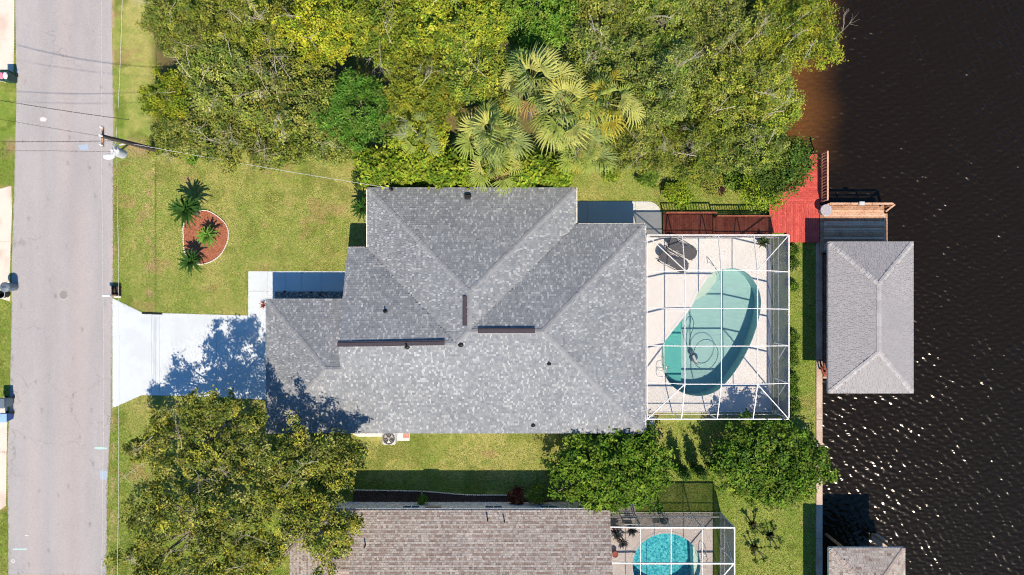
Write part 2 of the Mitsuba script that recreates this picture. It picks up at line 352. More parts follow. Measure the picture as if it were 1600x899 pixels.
obj('pebble_strip', sheet(Polygon([G(432, 456.3), G(590, 456.3), G(590, 475), G(436, 475), G(430, 462)]), .02), 'pebbles', kind='structure', label='strip of grey pebbles along the garage side wall')

# back patio (north), pool deck
patio = Polygon(XY([(890, 315), (1012, 315)]) + [tuple(P(1012 + 21 * math.sin(t), 337 - 22 * math.cos(t))[:2]) for t in np.linspace(.15, 1.57, 9)] + XY([(1034, 366), (890, 366)]))
ps = cut(patio, [880, 918, 993, 1060], [300, 370])
obj('patio', bevel(ps[0], -.1, .06, .008), 'patio_concrete', kind='structure', label='grey-white concrete patio at the back corner of the house')
for q in ps[1:]: obj('slab', bevel(q, -.1, .06, .008), 'patio_concrete', 'patio')
deck_poly = Polygon([G(988, 372), G(1206, 372), G(1206, 643), G(988, 643)]).difference(pool.buffer(.0))
obj('pool_deck', prism(deck_poly, -.1, .09), 'deck_paint', kind='structure', label='white pool deck under the screen enclosure')
obj('equipment_pad', bevel(Polygon([G(1000, 648), G(1022, 648), G(1022, 664), G(1000, 664)]), -.1, .07), 'deck_paint', kind='structure', label='small white concrete pad at the south-east corner of the house')
deck2 = Polygon([G(945, 803), G(1113, 803), G(1113, 1150), G(945, 1150)]).difference(pool2)
obj('pool_deck', prism(deck2, -.1, .09), 'tan_deck', kind='structure', label='pinkish concrete pool deck of the brown-roofed neighbour')
ps = [Polygon([G(964, 787), G(979, 787), G(979, 802.5), G(964, 802.5)]), Polygon([G(979.6, 787), G(993, 787), G(993, 802.5), G(979.6, 802.5)])]
obj('side_path', bevel(ps[0], -.1, .06), 'tan_deck', kind='structure', label='short grey path at the neighbour enclosure door')
slab('slab', ps[1], .06, 'tan_deck', 'side_path')
obj('house_bed', sheet(Polygon(spline(XY([(552, 766), (620, 767), (680, 769.5), (720, 773), (775, 774), (830, 777), (880, 783), (905, 790), (905, 800), (552, 800)]), 1)), .018), 'black_mulch', kind='structure', label='dark mulch bed along the neighbour house wall')
obj('foundation_bed', sheet(Polygon([G(440, 640), G(566, 640), G(566, 668), G(440, 666)]), .018), 'red_mulch', kind='structure', label='planting bed along the south wall of the grey-roofed house')

# ------------------------------------------------------------------ shingled roofs
class Wing:
    def __init__(s, x0, x1, y0, y1, z, p, ridge, hips):           # plan pixels; y0 = top of picture (north)
        s.x0, s.x1 = G(x0, 0)[0], G(x1, 0)[0]; s.y1, s.y0 = G(0, y0)[1], G(0, y1)[1]
        s.z, s.p, s.ridge, s.hips = z, p, ridge, hips
        s.sides = (['N', 'S'] if ridge == 'EW' else ['E', 'W']) + list(hips)
    def plane(s, side, x, y):
        d = {'N': s.y1 - y, 'S': y - s.y0, 'W': x - s.x0, 'E': s.x1 - x}[side]
        return s.z + s.p * d
    def h(s, x, y, eps=.001):
        hh = np.min([s.plane(k, x, y) for k in s.sides], axis=0)
        inside = (x >= s.x0 - eps) & (x <= s.x1 + eps) & (y >= s.y0 - eps) & (y <= s.y1 + eps)
        return np.where(inside, hh, -99)
    def ends(s):
        if s.ridge == 'EW':
            hf = (s.y1 - s.y0) / 2; ym = (s.y0 + s.y1) / 2; zt = s.z + s.p * hf
            return np.array([s.x0 + (hf if 'W' in s.hips else 0), ym, zt]), np.array([s.x1 - (hf if 'E' in s.hips else 0), ym, zt])
        hf = (s.x1 - s.x0) / 2; xm = (s.x0 + s.x1) / 2; zt = s.z + s.p * hf
        return np.array([xm, s.y0 + (hf if 'S' in s.hips else 0), zt]), np.array([xm, s.y1 - (hf if 'N' in s.hips else 0), zt])
    def solid(s, th=.16, shrink=.02):
        c = [(x, y) for x in (s.x0 + shrink, s.x1 - shrink) for y in (s.y0 + shrink, s.y1 - shrink)]
        a, b = s.ends()
        return m3.Manifold.hull_points(np.array([(*q, s.z - .012) for q in c] + [(*q, s.z - th) for q in c] + [a - [0, 0, .012], b - [0, 0, .012]]))
    def creases(s):
        a, b = s.ends(); out = [(a, b)]
        if s.ridge == 'EW':
            if 'W' in s.hips: out += [((s.x0, s.y0, s.z), a), ((s.x0, s.y1, s.z), a)]
            if 'E' in s.hips: out += [((s.x1, s.y0, s.z), b), ((s.x1, s.y1, s.z), b)]
        else:
            if 'S' in s.hips: out += [((s.x0, s.y0, s.z), a), ((s.x1, s.y0, s.z), a)]
            if 'N' in s.hips: out += [((s.x0, s.y1, s.z), b), ((s.x1, s.y1, s.z), b)]
        return [(np.array(p, float), np.array(q, float)) for p, q in out]

def shingles(wings, rng, exposure_, widths, palette, weights, capcol, lift=.02, capw=.16, jitter=.07, fleck=(.3, .3, .3), stain=.34, row_alt=False, fleck_p=0.0, fleck_w=(.1, .2)):
    top = lambda x, y: np.max([w.h(x, y) for w in wings], axis=0)
    V, F, C, n0 = [], [], [], 0
    for wi, w in enumerate(wings):
        for side in w.sides:
            ns = side in 'NS'
            L0, L1 = (w.x0, w.x1) if ns else (w.y0, w.y1)
            depth = (w.y1 - w.y0 if ns else w.x1 - w.x0)
            if len(w.sides) > 0 and (side in 'NS') == (w.ridge == 'EW'): depth /= 2
            else: depth = min(depth, (w.x1 - w.x0 if ns else w.y1 - w.y0) / 2)
            rows = int(depth / exposure_) + 1
            u0, u1, d0, fl = [], [], [], []
            for r in range(rows):
                wd = rng.uniform(*widths, int((L1 - L0) / widths[0]) + 4); odd = rng.integers(2); wd[odd::2] = rng.uniform(*fleck_w, len(wd[odd::2]))
                e = L0 - rng.random() * widths[1] + np.r_[0, np.cumsum(wd)]
                e = np.clip(e, L0, L1); k = np.diff(e) > .02; fl.append((np.arange(len(e) - 1) % 2 == odd)[k])
                u0.append(e[:-1][k]); u1.append(e[1:][k]); d0.append(np.full(k.sum(), r * exposure_))
            u0, u1, d0, fl = map(np.concatenate, (u0, u1, d0, fl))
            um, dm = (u0 + u1) / 2, d0 + exposure_ * .5
            def xy(u, d): return (u, w.y1 - d) if side == 'N' else (u, w.y0 + d) if side == 'S' else (w.x0 + d, u) if side == 'W' else (w.x1 - d, u)
            x, y = xy(um, dm); z = w.z + w.p * dm
            keep = (np.abs(w.h(x, y) - z) < 1e-6) & (top(x, y) - z < 1e-6)
            for o in wings[:wi]: keep &= (o.h(x, y) < z - 1e-6) | (x < o.x0 + .13) | (x > o.x1 - .13)
            for ua, da in ((u0 + .01, d0 + .01), (u1 - .01, d0 + .01)):      # no tooth standing out over a hip
                xx, yy = xy(ua, da); hh = w.h(xx, yy); keep &= (hh > -50) & (w.z + w.p * da - hh < .05)
            u0, u1, d0, fl = u0[keep], u1[keep], d0[keep], fl[keep]; n = len(u0)
            if not n: continue
            lf = lift * rng.uniform(.55, 1.25, n); d1 = d0 + exposure_ * 1.12; g = .006
            def pt(u, d, dz):
                x, y = xy(u, d); return np.stack([x, y, w.z + w.p * d + dz], -1)
            v = np.stack([pt(u0 + g, d0, lf), pt(u1 - g, d0, lf), pt(u1 - g, d1, lf * .1), pt(u0 + g, d1, lf * .1), pt(u0 + g, d0, -.012 + 0 * lf), pt(u1 - g, d0, -.012 + 0 * lf)], 1)
            i = np.arange(n)[:, None] * 6 + n0
            f = np.concatenate([i + [0, 1, 2], i + [0, 2, 3], i + [4, 5, 1], i + [4, 1, 0]])
            c = np.array(palette)[rng.choice(len(palette), n, p=weights)] * rng.uniform(1 - jitter, 1 + jitter, (n, 1))
            hit = fl & (rng.random(n) < fleck_p)
            if row_alt: ro = (d0 / exposure_ + .5).astype(int) % 2 == 1; hit = ro & (rng.random(n) < fleck_p * np.where(fl, 1.0, .45)); c[ro] *= .93
            c[hit] = np.array(fleck) * rng.uniform(.85, 1.12, (hit.sum(), 1))
            xs, ys_ = xy((u0 + u1) / 2, d0); st = mfbm(np.stack([xs * .45, ys_ * .45, 0 * xs], -1), 3, 9) * .6 + mfbm(np.stack([xs * 1.6, ys_ * 1.6, 0 * xs], -1), 2, 4) * .4
            c = c * (1 - stain / 2 + stain * st[:, None])
            V.append(v.reshape(-1, 3)); F.append(f); C.append(np.repeat(c, 6, 0)); n0 += n * 6
    tabs = (mk(np.vstack(V), np.vstack(F)), np.vstack(C))
    V, F, C, n0 = [], [], [], 0
    for w in wings:
        for a, b in w.creases():
            d = b - a; L = np.linalg.norm(d); d /= L
            side = np.array([-d[1], d[0], 0]); side /= np.linalg.norm(side)
            k = .14 if a[2] < b[2] - .1 else 0.0
            while k < L - .02:
                p = a + d * k; q = a + d * min(k + .21, L); m = (p + q) / 2
                if all(o is w or o.h(m[0], m[1]) < m[2] - .025 for o in wings):
                    def drop(c, s_):
                        e = c + side * s_ * capw; return np.array([e[0], e[1], max(w.h(np.array(e[0]), np.array(e[1]), .3), w.z - .05)])
                    up = np.array([0, 0, .045 * (1 if k % .42 < .21 else .8)])
                    v = [p + up, q + up * .6] + [drop(c, s_) + up * f_ for s_ in (1, -1) for c, f_ in ((p, 1), (q, .6))] + [p, drop(p, 1), drop(p, -1)]
                    f = [[0, 1, 3], [0, 3, 2], [0, 4, 5], [0, 5, 1], [6, 0, 2], [6, 2, 7], [6, 8, 4], [6, 4, 0]]
                    V.append(np.array(v)); F.append(np.array(f) + n0); n0 += 9
                    C.append(np.tile(np.array(capcol) * rng.uniform(.9, 1.1), (9, 1)))
                k += .2
    return tabs, (mk(np.vstack(V), np.vstack(F)), np.vstack(C)), top

def solid_mesh(s):
    h = s.to_mesh(); return mk(h.vert_properties[:, :3], h.tri_verts)
def union(ws): return m3.Manifold.batch_boolean([w.solid() for w in ws], m3.OpType.Add)

# the grey-roofed house
PITCH = .41
wings = [Wing(436, 760, 466, 665, 2.5, PITCH, 'EW', 'W'), Wing(557, 760, 391, 665, 2.5, PITCH, 'EW', ''),
         Wing(586, 895, 301.5, 510.5, 2.5, PITCH, 'NS', 'N'), Wing(586, 996.7, 356, 665, 2.5, PITCH, 'EW', 'EW')]
house = thing('house', 'white single-storey house with a hipped roof of grey mottled shingles', 'house')
foot = shapely.union_all([sbox(w.x0, w.y0, w.x1, w.y1) for w in wings]); body = foot.buffer(-.42, join_style=2)
obj('wall', prism(body, -.05, 2.36), 'white_wall', house)
roof = obj('roof', solid_mesh(union(wings)), 'roof_deck', house)
rs = np.random.default_rng(3)
pal = [(.235, .262, .298), (.262, .288, .322), (.292, .317, .35), (.215, .24, .275), (.40, .43, .47)]
tabs, caps, roof_z = shingles(wings, rs, .138, (.13, .30), pal, [.32, .33, .22, .11, .02], (.285, .305, .335), fleck=(.40, .428, .465), fleck_p=.42, fleck_w=(.09, .17))
obj('shingles', tabs[0], 'granules', roof, color=tabs[1], kind='stuff')
obj('hip_caps', caps[0], 'granules', roof, color=caps[1], kind='stuff')
def gutter(px0, py0, px1, py1, out, z=2.5):
    a, b = np.array(P(px0, py0, 0)), np.array(P(px1, py1, 0)); o = np.array(out, float) * .06
    m = [beam(a + [*o, z - .06], b + [*o, z - .06], .012, .11)]
    o2 = np.array(out, float) * .005; o3 = np.array(out, float) * .032
    m += [beam(a + [*o2, z - .06], b + [*o2, z - .06], .012, .11), beam(a + [*o3, z - .11], b + [*o3, z - .11], .066, .012)]
    obj('gutter', cat(m), 'gutter_white', house)
gutter(586, 304, 586, 391, (-1, 0)); gutter(557, 391, 583, 391, (0, 1)); gutter(895, 302, 895, 354, (1, 0)); gutter(898, 356, 996.7, 356, (0, 1)); gutter(996.7, 357, 996.7, 664, (1, 0))
def on_roof(px, py, z0=3.0):
    z = z0
    for _ in range(6):
        q = P(px, py, z); z = float(roof_z(np.array(q[0]), np.array(q[1])))
    return P(px, py, z)
def ridge_vent(a, b, w=.30):
    a, b = on_roof(*a), on_roof(*b); z = max(a[2], b[2]); a[2] = b[2] = z + .045
    obj('ridge_vent', cat([beam(a, b, w, .07), beam(a + [0, 0, .05], b + [0, 0, .05], w * .55, .05)]), 'vent_dark', roof)
ridge_vent((536, 535.5), (695, 535.5)); ridge_vent((747, 516.5), (836, 516.5)); ridge_vent((727, 463), (727, 509))
for (px, py, r, h) in [(602, 487, .05, .30), (636, 541, .06, .42), (720, 538, .06, .22), (858, 568, .045, .25), (833, 664, .05, .2)]:
    q = on_roof(px, py)
    obj('vent_pipe', cat([at(lathe([(r, 0), (r, h), (r * .7, h), (r * .7, h - .1)], 12), q[0], q[1], q[2] - .03), at(lathe([(r * 3.2, -.01), (r * 2.2, .04), (r * 1.1, .07)], 12), q[0], q[1], q[2])]), 'vent_black', roof, smooth=30)
q = on_roof(731, 308.5)
obj('roof_vent', cat([at(rbox(.36, .30, .16, .03), q[0], q[1], q[2] + .02), box(q[0] - .22, q[0] + .22, q[1] - .24, q[1] + .2, q[2] - .06, q[2] + .03)]), 'vent_black', roof)
# service mast at the north eave
q = on_roof(612, 297)
obj('service_mast', cat([tube([(q[0], q[1], q[2] - .3), (q[0], q[1], q[2] + .9), (q[0] + .05, q[1] - .08, q[2] + 1.05), (q[0] + .12, q[1] - .2, q[2] + .95)], .035), at(lathe([(.14, 0), (.07, .06), (.036, .07)], 12), q[0], q[1], q[2])]), 'vent_black', house)
# doors and windows of the house
def win(x0, x1, z0, z1, y, face, parent, frame='white_metal'):
    # face 'S','N' use x0..x1 at y; 'E','W' use x0..x1 as y range at x=y
    g = [(x0, x0 + .07, z0, z1), (x1 - .07, x1, z0, z1), (x0 + .07, x1 - .07, z0, z0 + .07), (x0 + .07, x1 - .07, z1 - .07, z1), ((x0 + x1) / 2 - .025, (x0 + x1) / 2 + .025, z0 + .07, z1 - .07)]
    s = -1 if face in 'SW' else 1
    def bb(a, b, c, d, p0, p1): return box(a, b, min(p0, p1), max(p0, p1), c, d) if face in 'NS' else box(min(p0, p1), max(p0, p1), a, b, c, d)
    w = obj('window', cat([bb(*q, y - s * .02, y + s * .05) for q in g]), frame, parent)
    obj('pane', bb(x0 + .05, x1 - .05, z0 + .05, z1 - .05, y - s * .02, y + s * .015), 'glass_dark', w)
yS = wings[1].y0 + .42; yN = wings[2].y1 - .42
for cx in (-8.5, -4.5, 0.5, 5.5): win(cx - .6, cx + .6, .9, 2.1, yS, 'S', house)
for cx in (-7.5, -3.5, 1.5): win(cx - .6, cx + .6, .9, 2.1, yN, 'N', house)
xE = wings[3].x1 - .42
win(-2.0, .4, .1, 2.15, xE, 'E', house); win(-6.5, -5.2, .9, 2.1, xE, 'E', house)
gx = wings[0].x0 + .42; gy = (wings[0].y0 + wings[0].y1) / 2
gd = obj('garage_door', box(gx - .04, gx + .01, gy - 2.4, gy + 2.4, .03, .52), 'gutter_white', house)
for k in range(1, 4): obj('panel', box(gx - .04, gx + .01, gy - 2.4, gy + 2.4, .03 + .53 * k, .52 + .53 * k), 'gutter_white', gd)
fx = wings[1].x0 + .42; fy = wings[1].y1 - 1.4
fdoor = obj('door', box(fx - .05, fx + .01, fy - .48, fy + .48, .04, 2.1), 'terracotta', house)
obj('handle', at(trimesh.creation.icosphere(1, .04), fx - .09, fy - .36, 1.0), 'steel', fdoor, smooth=True)
obj('downspout', tube([(*G(588, 302.5), 2.42), (*G(594, 309), 2.1), (*G(594, 309), .1)], .04, 4), 'gutter_white', house)

# the brown-roofed neighbour
nw = [Wing(566, 945, 778.5, 1160, 2.5, .33, 'EW', ''), Wing(472, 700, 778.5, 938, 2.5, .33, 'EW', 'W')]
nh = thing('house', 'neighbouring white-walled house with a roof of pinkish brown shingles', 'house')
nfoot = shapely.union_all([sbox(w.x0, w.y0, w.x1, w.y1) for w in nw])
nbody = nfoot.buffer(-.25, join_style=2)
obj('wall', prism(nbody, -.05, 2.36), 'white_wall', nh)
nroof = obj('roof', solid_mesh(union(nw)), 'brown_deck', nh)
npal = [(.385, .35, .325), (.43, .40, .375), (.33, .275, .25), (.25, .19, .17), (.47, .44, .415)]
tabs, caps, nroof_z = shingles(nw, rs, .128, (.14, .27), npal, [.40, .36, .06, .0, .18], (.40, .34, .31), capw=.14, fleck=(.285, .225, .205), fleck_p=.68, fleck_w=(.10, .19), row_alt=True)
obj('shingles', tabs[0], 'granules', nroof, color=tabs[1], kind='stuff')
obj('hip_caps', caps[0], 'granules', nroof, color=caps[1], kind='stuff')
def ngut(a, b, mat='zinc'):
    p, q = np.array([*G(a, 778.5), 2.44]), np.array([*G(b, 778.5), 2.44])
    obj('gutter', cat([beam(p + [0, .12, 0], q + [0, .12, 0], .012, .12), beam(p + [0, .06, -.055], q + [0, .06, -.055], .12, .012)]), mat, nh)
ngut(472, 560, 'gutter_white'); ngut(842, 913, 'gutter_white'); ngut(560.5, 841.5)
for (px, py) in [(762, 811), (788, 813), (571, 852)]:
    z = 3.0
    for _ in range(6):
        q = P(px, py, z); z = float(nroof_z(np.array(q[0]), np.array(q[1])))
    obj('vent_pipe', at(lathe([(.045, -.03), (.045, .4), (.03, .4), (.03, .3)], 10), *q), 'vent_black', nroof, smooth=30)
for cx in (-6.6, -1.2, 2.4): win(cx - .6, cx + .6, .9, 2.1, nw[0].y1 - .25, 'N', nh)
wx = P(677, 797, 2.4)
obj('light_fixture', box(wx[0] - .5, wx[0] + .5, wx[1] + .16, wx[1] + .26, 2.38, 2.46), 'vent_black', nh)
win(-19.6, -18.2, .9, 2.1, nw[0].x1 - .25, 'E', nh)

# ------------------------------------------------------------------ screen enclosures
def quad(*pts):
    pts = np.array(pts, float); return mk(pts, [[0, 1, 2], [0, 2, 3]] if len(pts) == 4 else [[0, 1, 2]])
ZE, ZF = 2.62, 3.32
cage = thing('pool_enclosure', 'large white-framed screen enclosure over the kidney pool', 'pool enclosure')
colx = [1070, 1127, 1183.5]; rowy = [422.5, 482.5, 541, 600.5]
ex = [1066, 1122.5, 1178]; ex_s = [1064.6, 1120.5, 1176.5]; ey = [425, 483.5, 540.5, 599]; wy = [425.5, 481, 540, 597]
NWc, NEc, SWc, SEc = P(1011, 367, ZE), P(1232.5, 369, ZE), P(1011, 654, ZE), P(1232, 655.5, ZE)
Nn = [P(x, 367.5, ZE) for x in ex]; Sn = [P(x, 655.3, ZE) for x in ex_s]; En = [P(1232.5, y, ZE) for y in ey]; Wn = [P(1011.5, y, ZE) for y in wy]
F_ = [[P(x, y, ZF) for x in colx] for y in rowy]
for nodes in (Nn, Sn):
    for n_ in nodes: n_[1] = nodes[0][1]
NWc[1] = NEc[1] = Nn[0][1]; SWc[1] = SEc[1] = Sn[0][1]
for n_ in En + [NEc, SEc]: n_[0] = NEc[0]
for n_ in Wn + [NWc, SWc]: n_[0] = NWc[0]
def bm(p, q, w=.046, h=.10, name='beam', parent=None): obj(name, beam(p, q, w, h), 'white_metal', parent or cage)
for r in range(4):
    for c in range(2): bm(F_[r][c], F_[r][c + 1])
    bm(F_[r][2], En[r]); bm(F_[r][0], Wn[r])
for c in range(3):
    for r in range(3): bm(F_[r][c], F_[r + 1][c])
    bm(F_[0][c], Nn[c]); bm(F_[3][c], Sn[c])
bm(F_[0][0], NWc); bm(F_[0][2], NEc); bm(F_[3][0], SWc); bm(F_[3][2], SEc)
for ring in ([NWc] + Nn + [NEc], [NEc] + En + [SEc], [SEc] + Sn[::-1] + [SWc]):
    for p, q in zip(ring[:-1], ring[1:]): bm(p, q, .07, .09, 'eave_beam')
bm(NWc, SWc, .05, .09, 'eave_beam')
def wall_bay(parent, p, q, zb=.10, zr=.92, zt=ZE, mat='wall_screen'):
    a, b = np.array(p), np.array(q)
    def zz(v, z): return np.array([v[0], v[1], z])
    obj('rail', beam(zz(a, zr), zz(b, zr), .04, .05), 'white_metal', parent); obj('base_plate', beam(zz(a, zb), zz(b, zb), .05, .04), 'white_metal', parent)
    obj('screen_panel', quad(zz(a, zb), zz(b, zb), zz(b, zr), zz(a, zr)), mat, parent)
    obj('screen_panel', quad(zz(a, zr), zz(b, zr), zz(b, zt), zz(a, zt)), mat, parent)
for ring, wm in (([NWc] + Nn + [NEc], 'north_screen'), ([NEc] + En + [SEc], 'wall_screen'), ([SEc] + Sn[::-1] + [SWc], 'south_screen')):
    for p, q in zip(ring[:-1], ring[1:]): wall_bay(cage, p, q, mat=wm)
    for p in ring[:-1]: obj('post', beam([p[0], p[1], .0], [p[0], p[1], ZE], .05, .07), 'white_metal', cage)
obj('post', beam([SWc[0], SWc[1], 0], SWc, .05, .07), 'white_metal', cage)
for y0, y1 in ((540.5, 548), (599, 607)):
    p = P(1232.5, y0, 2.3); q = P(1229, y1, 1.0); p[0] = q[0] = NEc[0] - .03; q[1] = p[1] - 1.0
    bm(p, q, .04, .05, 'brace')
for r in range(3):
    for c in range(2): obj('screen_panel', quad(F_[r][c], F_[r][c + 1], F_[r + 1][c + 1], F_[r + 1][c]), 'roof_screen', cage)
    obj('screen_panel', quad(F_[r][2], En[r], En[r + 1], F_[r + 1][2]), 'roof_screen', cage); obj('screen_panel', quad(F_[r][0], Wn[r], Wn[r + 1], F_[r + 1][0]), 'roof_screen', cage)
for c in range(2):
    obj('screen_panel', quad(F_[0][c], Nn[c], Nn[c + 1], F_[0][c + 1]), 'roof_screen', cage); obj('screen_panel', quad(F_[3][c], Sn[c], Sn[c + 1], F_[3][c + 1]), 'roof_screen', cage)
for tri in ((F_[0][0], NWc, Nn[0]), (F_[0][0], NWc, Wn[0]), (F_[0][2], NEc, Nn[2]), (F_[0][2], NEc, En[0]), (F_[3][0], SWc, Sn[0]), (F_[3][0], SWc, Wn[3]), (F_[3][2], SEc, Sn[2]), (F_[3][2], SEc, En[3])):
    obj('screen_panel', quad(*tri), 'roof_screen', cage)

ZC = 2.9
cage2 = thing('pool_enclosure', 'smaller white-framed screen enclosure beside the brown-roofed house, cut by the picture edge', 'pool enclosure')
ys2 = [824.5, 880.5, 938, 996, 1054]; xs2 = [953, 1000.5, 1048.5, 1097, 1147.5]
N2 = [[P(x, y, ZC) for x in xs2] for y in ys2]
for row in N2: row[0][2] -= .1
for r, row in enumerate(N2):
    for c in range(4): bm(row[c], row[c + 1], .08, .11, 'beam', cage2)
    if r < 4:
        for c in range(1, 4): bm(row[c], N2[r + 1][c], .035, .05, 'purlin', cage2)
        bm(row[4], N2[r + 1][4], .07, .09, 'eave_beam', cage2)
        obj('post', beam([row[4][0], row[4][1], 0], row[4], .05, .07), 'white_metal', cage2)
        wall_bay(cage2, row[4], N2[r + 1][4], zt=ZC)
        for c in range(4): obj('screen_panel', quad(row[c], row[c + 1], N2[r + 1][c + 1], N2[r + 1][c]), 'roof_screen', cage2)
for c in range(4):
    obj('post', beam([N2[0][c][0], N2[0][c][1], 0], N2[0][c], .05, .07), 'white_metal', cage2)
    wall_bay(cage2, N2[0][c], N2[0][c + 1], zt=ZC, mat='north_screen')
bm(N2[1][4] + [-.02, 0, 0], N2[2][3], .06, .06, 'brace', cage2)
bm([N2[0][4][0] - .03, N2[1][4][1] + .1, 2.6], [N2[0][4][0] - .03, N2[1][4][1] + 1.3, 1.0], .04, .05, 'brace', cage2)
dr_ = P(958, 823, 0)
d0 = P(968, 803.5, 0)
door = obj('door', cat([beam([d0[0], d0[1] + .02, z], [d0[0] + 1.0, d0[1] + .02, z], .06, .10) for z in (.15, 1.0, 2.05)] + [beam([d0[0] + t, d0[1] + .02, .1], [d0[0] + t, d0[1] + .02, 2.1], .06, .08) for t in (0, 1.0)]), 'white_metal', cage2)

# ------------------------------------------------------------------ pools
def basin(poly, ztop, depth, slope_fn=None):
    c = np.array(poly.exterior.coords)[:-1]
    if Polygon(c).exterior.is_ccw is False: c = c[::-1]
    n = len(c); inner = np.array(poly.buffer(-.22).exterior.coords)
    zf = [-slope_fn(*q) if slope_fn else -depth for q in c]
    v = np.vstack([np.c_[c, np.full(n, ztop)], np.c_[c, zf]])
    f = [[i, i + n, (i + 1) % n + n] for i in range(n)] + [[i, (i + 1) % n + n, (i + 1) % n] for i in range(n)]
    fl = sheet(poly, 0.0); 
    fl.vertices[:, 2] = [-slope_fn(q[0], q[1]) if slope_fn else -depth for q in fl.vertices]
    return mk(v, f), fl
sp = thing('swimming_pool', 'kidney-shaped teal swimming pool under the screen', 'swimming pool')
cw, cf = basin(pool, .085, 1.25)
obj('basin_wall', cw, 'pool_plaster', sp, smooth=30); obj('floor', cf, 'pool_plaster', sp)
cop = pool.buffer(.16).difference(pool.buffer(-.015))
obj('coping', prism(cop, .06, .105), 'deck_paint', sp)
obj('water', sheet(pool.buffer(-.005), .0), 'pool_water', sp)
st1 = pool.intersection(Polygon([G(1020, 525), G(1039.5, 531), G(1040, 590), G(1020, 600)]))
obj('step', prism(st1, -1.2, -.28), 'pool_step', sp, label='pale entry ledge in the left end of the pool')
st2 = pool.intersection(Polygon([G(1080, 410), G(1127, 410), G(1122, 440), G(1106, 461), G(1085, 472)]))
obj('step', prism(st2, -1.2, -.5), 'pool_step', sp, label='pale step in the upper left corner of the pool')
st3 = pool.intersection(Polygon([G(1036, 500), G(1069, 492), G(1069, 598), G(1040, 595)])).difference(st1.buffer(.001))
obj('bench', prism(st3, -1.2, -.85), 'pool_deep', sp, label='turquoise bench along the left side of the pool')
sp2 = thing('swimming_pool', 'round bright turquoise pool cut by the bottom edge of the picture', 'swimming pool')
cw, cf = basin(pool2, .085, 1.3)
obj('basin_wall', cw, 'pool_tile', sp2, smooth=30); obj('floor', cf, 'pool_tile', sp2)
obj('coping', prism(pool2.buffer(.14).difference(pool2.buffer(-.01)), .06, .105), 'tan_deck', sp2)
def ripple_sheet(poly, z, amp):
    x0, y0, x1, y1 = poly.bounds; x = np.arange(x0, x1, .06); y = np.arange(y0, y1, .06); X, Y = np.meshgrid(x, y); Z = np.zeros_like(X); r = np.random.default_rng(8)
    for k in range(24):
        lam = r.uniform(.25, .7); th = r.random() * 6.28; Z += amp * lam / 6.28 * np.sin(6.28 / lam * (X * math.cos(th) + Y * math.sin(th)) + r.random() * 6)
    n, m = X.shape; i, j = np.meshgrid(np.arange(n - 1), np.arange(m - 1), indexing='ij'); a = i * m + j
    f = np.stack([a, a + 1, a + m + 1, a + m], -1).reshape(-1, 4); v = np.stack([X, Y, Z + z], -1).reshape(-1, 3)
    cen = v[f].mean(1); ok = shapely.contains_xy(poly, cen[:, 0], cen[:, 1]); f = f[ok]
    return mk(v, np.vstack([f[:, [0, 1, 2]], f[:, [0, 2, 3]]]))
obj('water', ripple_sheet(pool2, .0, .05), 'pool_water', sp2, smooth=True)
obj('step', prism(pool2.intersection(Polygon([G(1084, 850), G(1110, 850), G(1110, 940), G(1088, 940)])), -1.2, -.3), 'pool_step', sp2)

# pool cleaner, hose loop
pc = thing('pool_cleaner', 'blue-grey pool cleaner with a looping hose on the pool floor', 'pool cleaner')
hz = -.9
loop = [P(1082, 553, hz), P(1074, 540, hz), P(1069, 520, hz), P(1072, 500, hz), P(1078, 494, hz), P(1083, 503, hz), P(1079, 522, hz), P(1076, 540, hz), P(1079, 556, hz), P(1090, 573, hz), P(1103, 577, hz), P(1116, 566, hz), P(1120, 548, hz), P(1112, 534, hz), P(1100, 530, hz), P(1088, 537, hz), P(1082, 552, hz)]
loop = [q + [0, 0, .02 * i] for i, q in enumerate(loop)]
obj('hose', tube(spline(loop, 8), .022, 8), 'pool_hose', pc, smooth=True)
b0 = P(1081, 551, hz)
obj('body', at(rbox(.36, .28, .2, .07), b0[0], b0[1], -1.2, .9), 'bin_grey', pc, smooth=40)
obj('skirt', at(lathe([(.30, .0), (.27, .05), (.12, .09)], 20), b0[0] + .2, b0[1] - .35, -1.22), 'pool_hose', pc, smooth=30)
obj('wing', beam([b0[0] + .1, b0[1] - .2, -1.0], [b0[0] + .42, b0[1] - .85, -1.05], .16, .05), 'arm_plastic', pc)
# rails
def rail(pts, mat, name, label, n=8, r=.021):
    return single(name, tube(spline(pts, n), r, 8), mat, label, 'pool handrail', smooth=True)
p0, p1 = P(1106, 411, .1), P(1122, 437, -.45)
rail([p0, p0 + [.02, -.03, .55], p0 + [.12, -.2, .82], (p0 + p1) / 2 + [.05, 0, .85], p1 + [-.05, .1, .55], p1], 'steel', 'handrail', 'steel handrail at the upper left corner of the kidney pool')
lad = thing('pool_ladder', 'looped steel ladder rails at the left end of the kidney pool', 'pool ladder')
for k in (0, 1):
    a = P(1027, 577 + 10 * k, .1); b = P(1041, 572 + 12 * k, -.6)
    obj('rail', tube(spline([a, a + [0, 0, .45], a + [.2, .02, .75], b + [-.12, 0, 1.2], b + [0, 0, .6], b], 8), .02, 8), 'steel', lad, smooth=True)
obj('tread', beam(P(1041, 573, -.3), P(1041, 583, -.3), .09, .03), 'white_metal', lad)
lad2 = thing('pool_ladder', 'looped steel ladder rails at the right side of the round turquoise pool', 'pool ladder')
for k in (0, 1):
    a = P(1101 + 2 * k, 857 + 13 * k, .1); b = P(1087 + 5 * k, 866 + 11 * k, -.5)
    obj('rail', tube(spline([a, a + [0, 0, .45], a + [-.18, -.02, .75], b + [.12, 0, 1.1], b + [0, 0, .5], b], 8), .02, 8), 'steel', lad2, smooth=True)

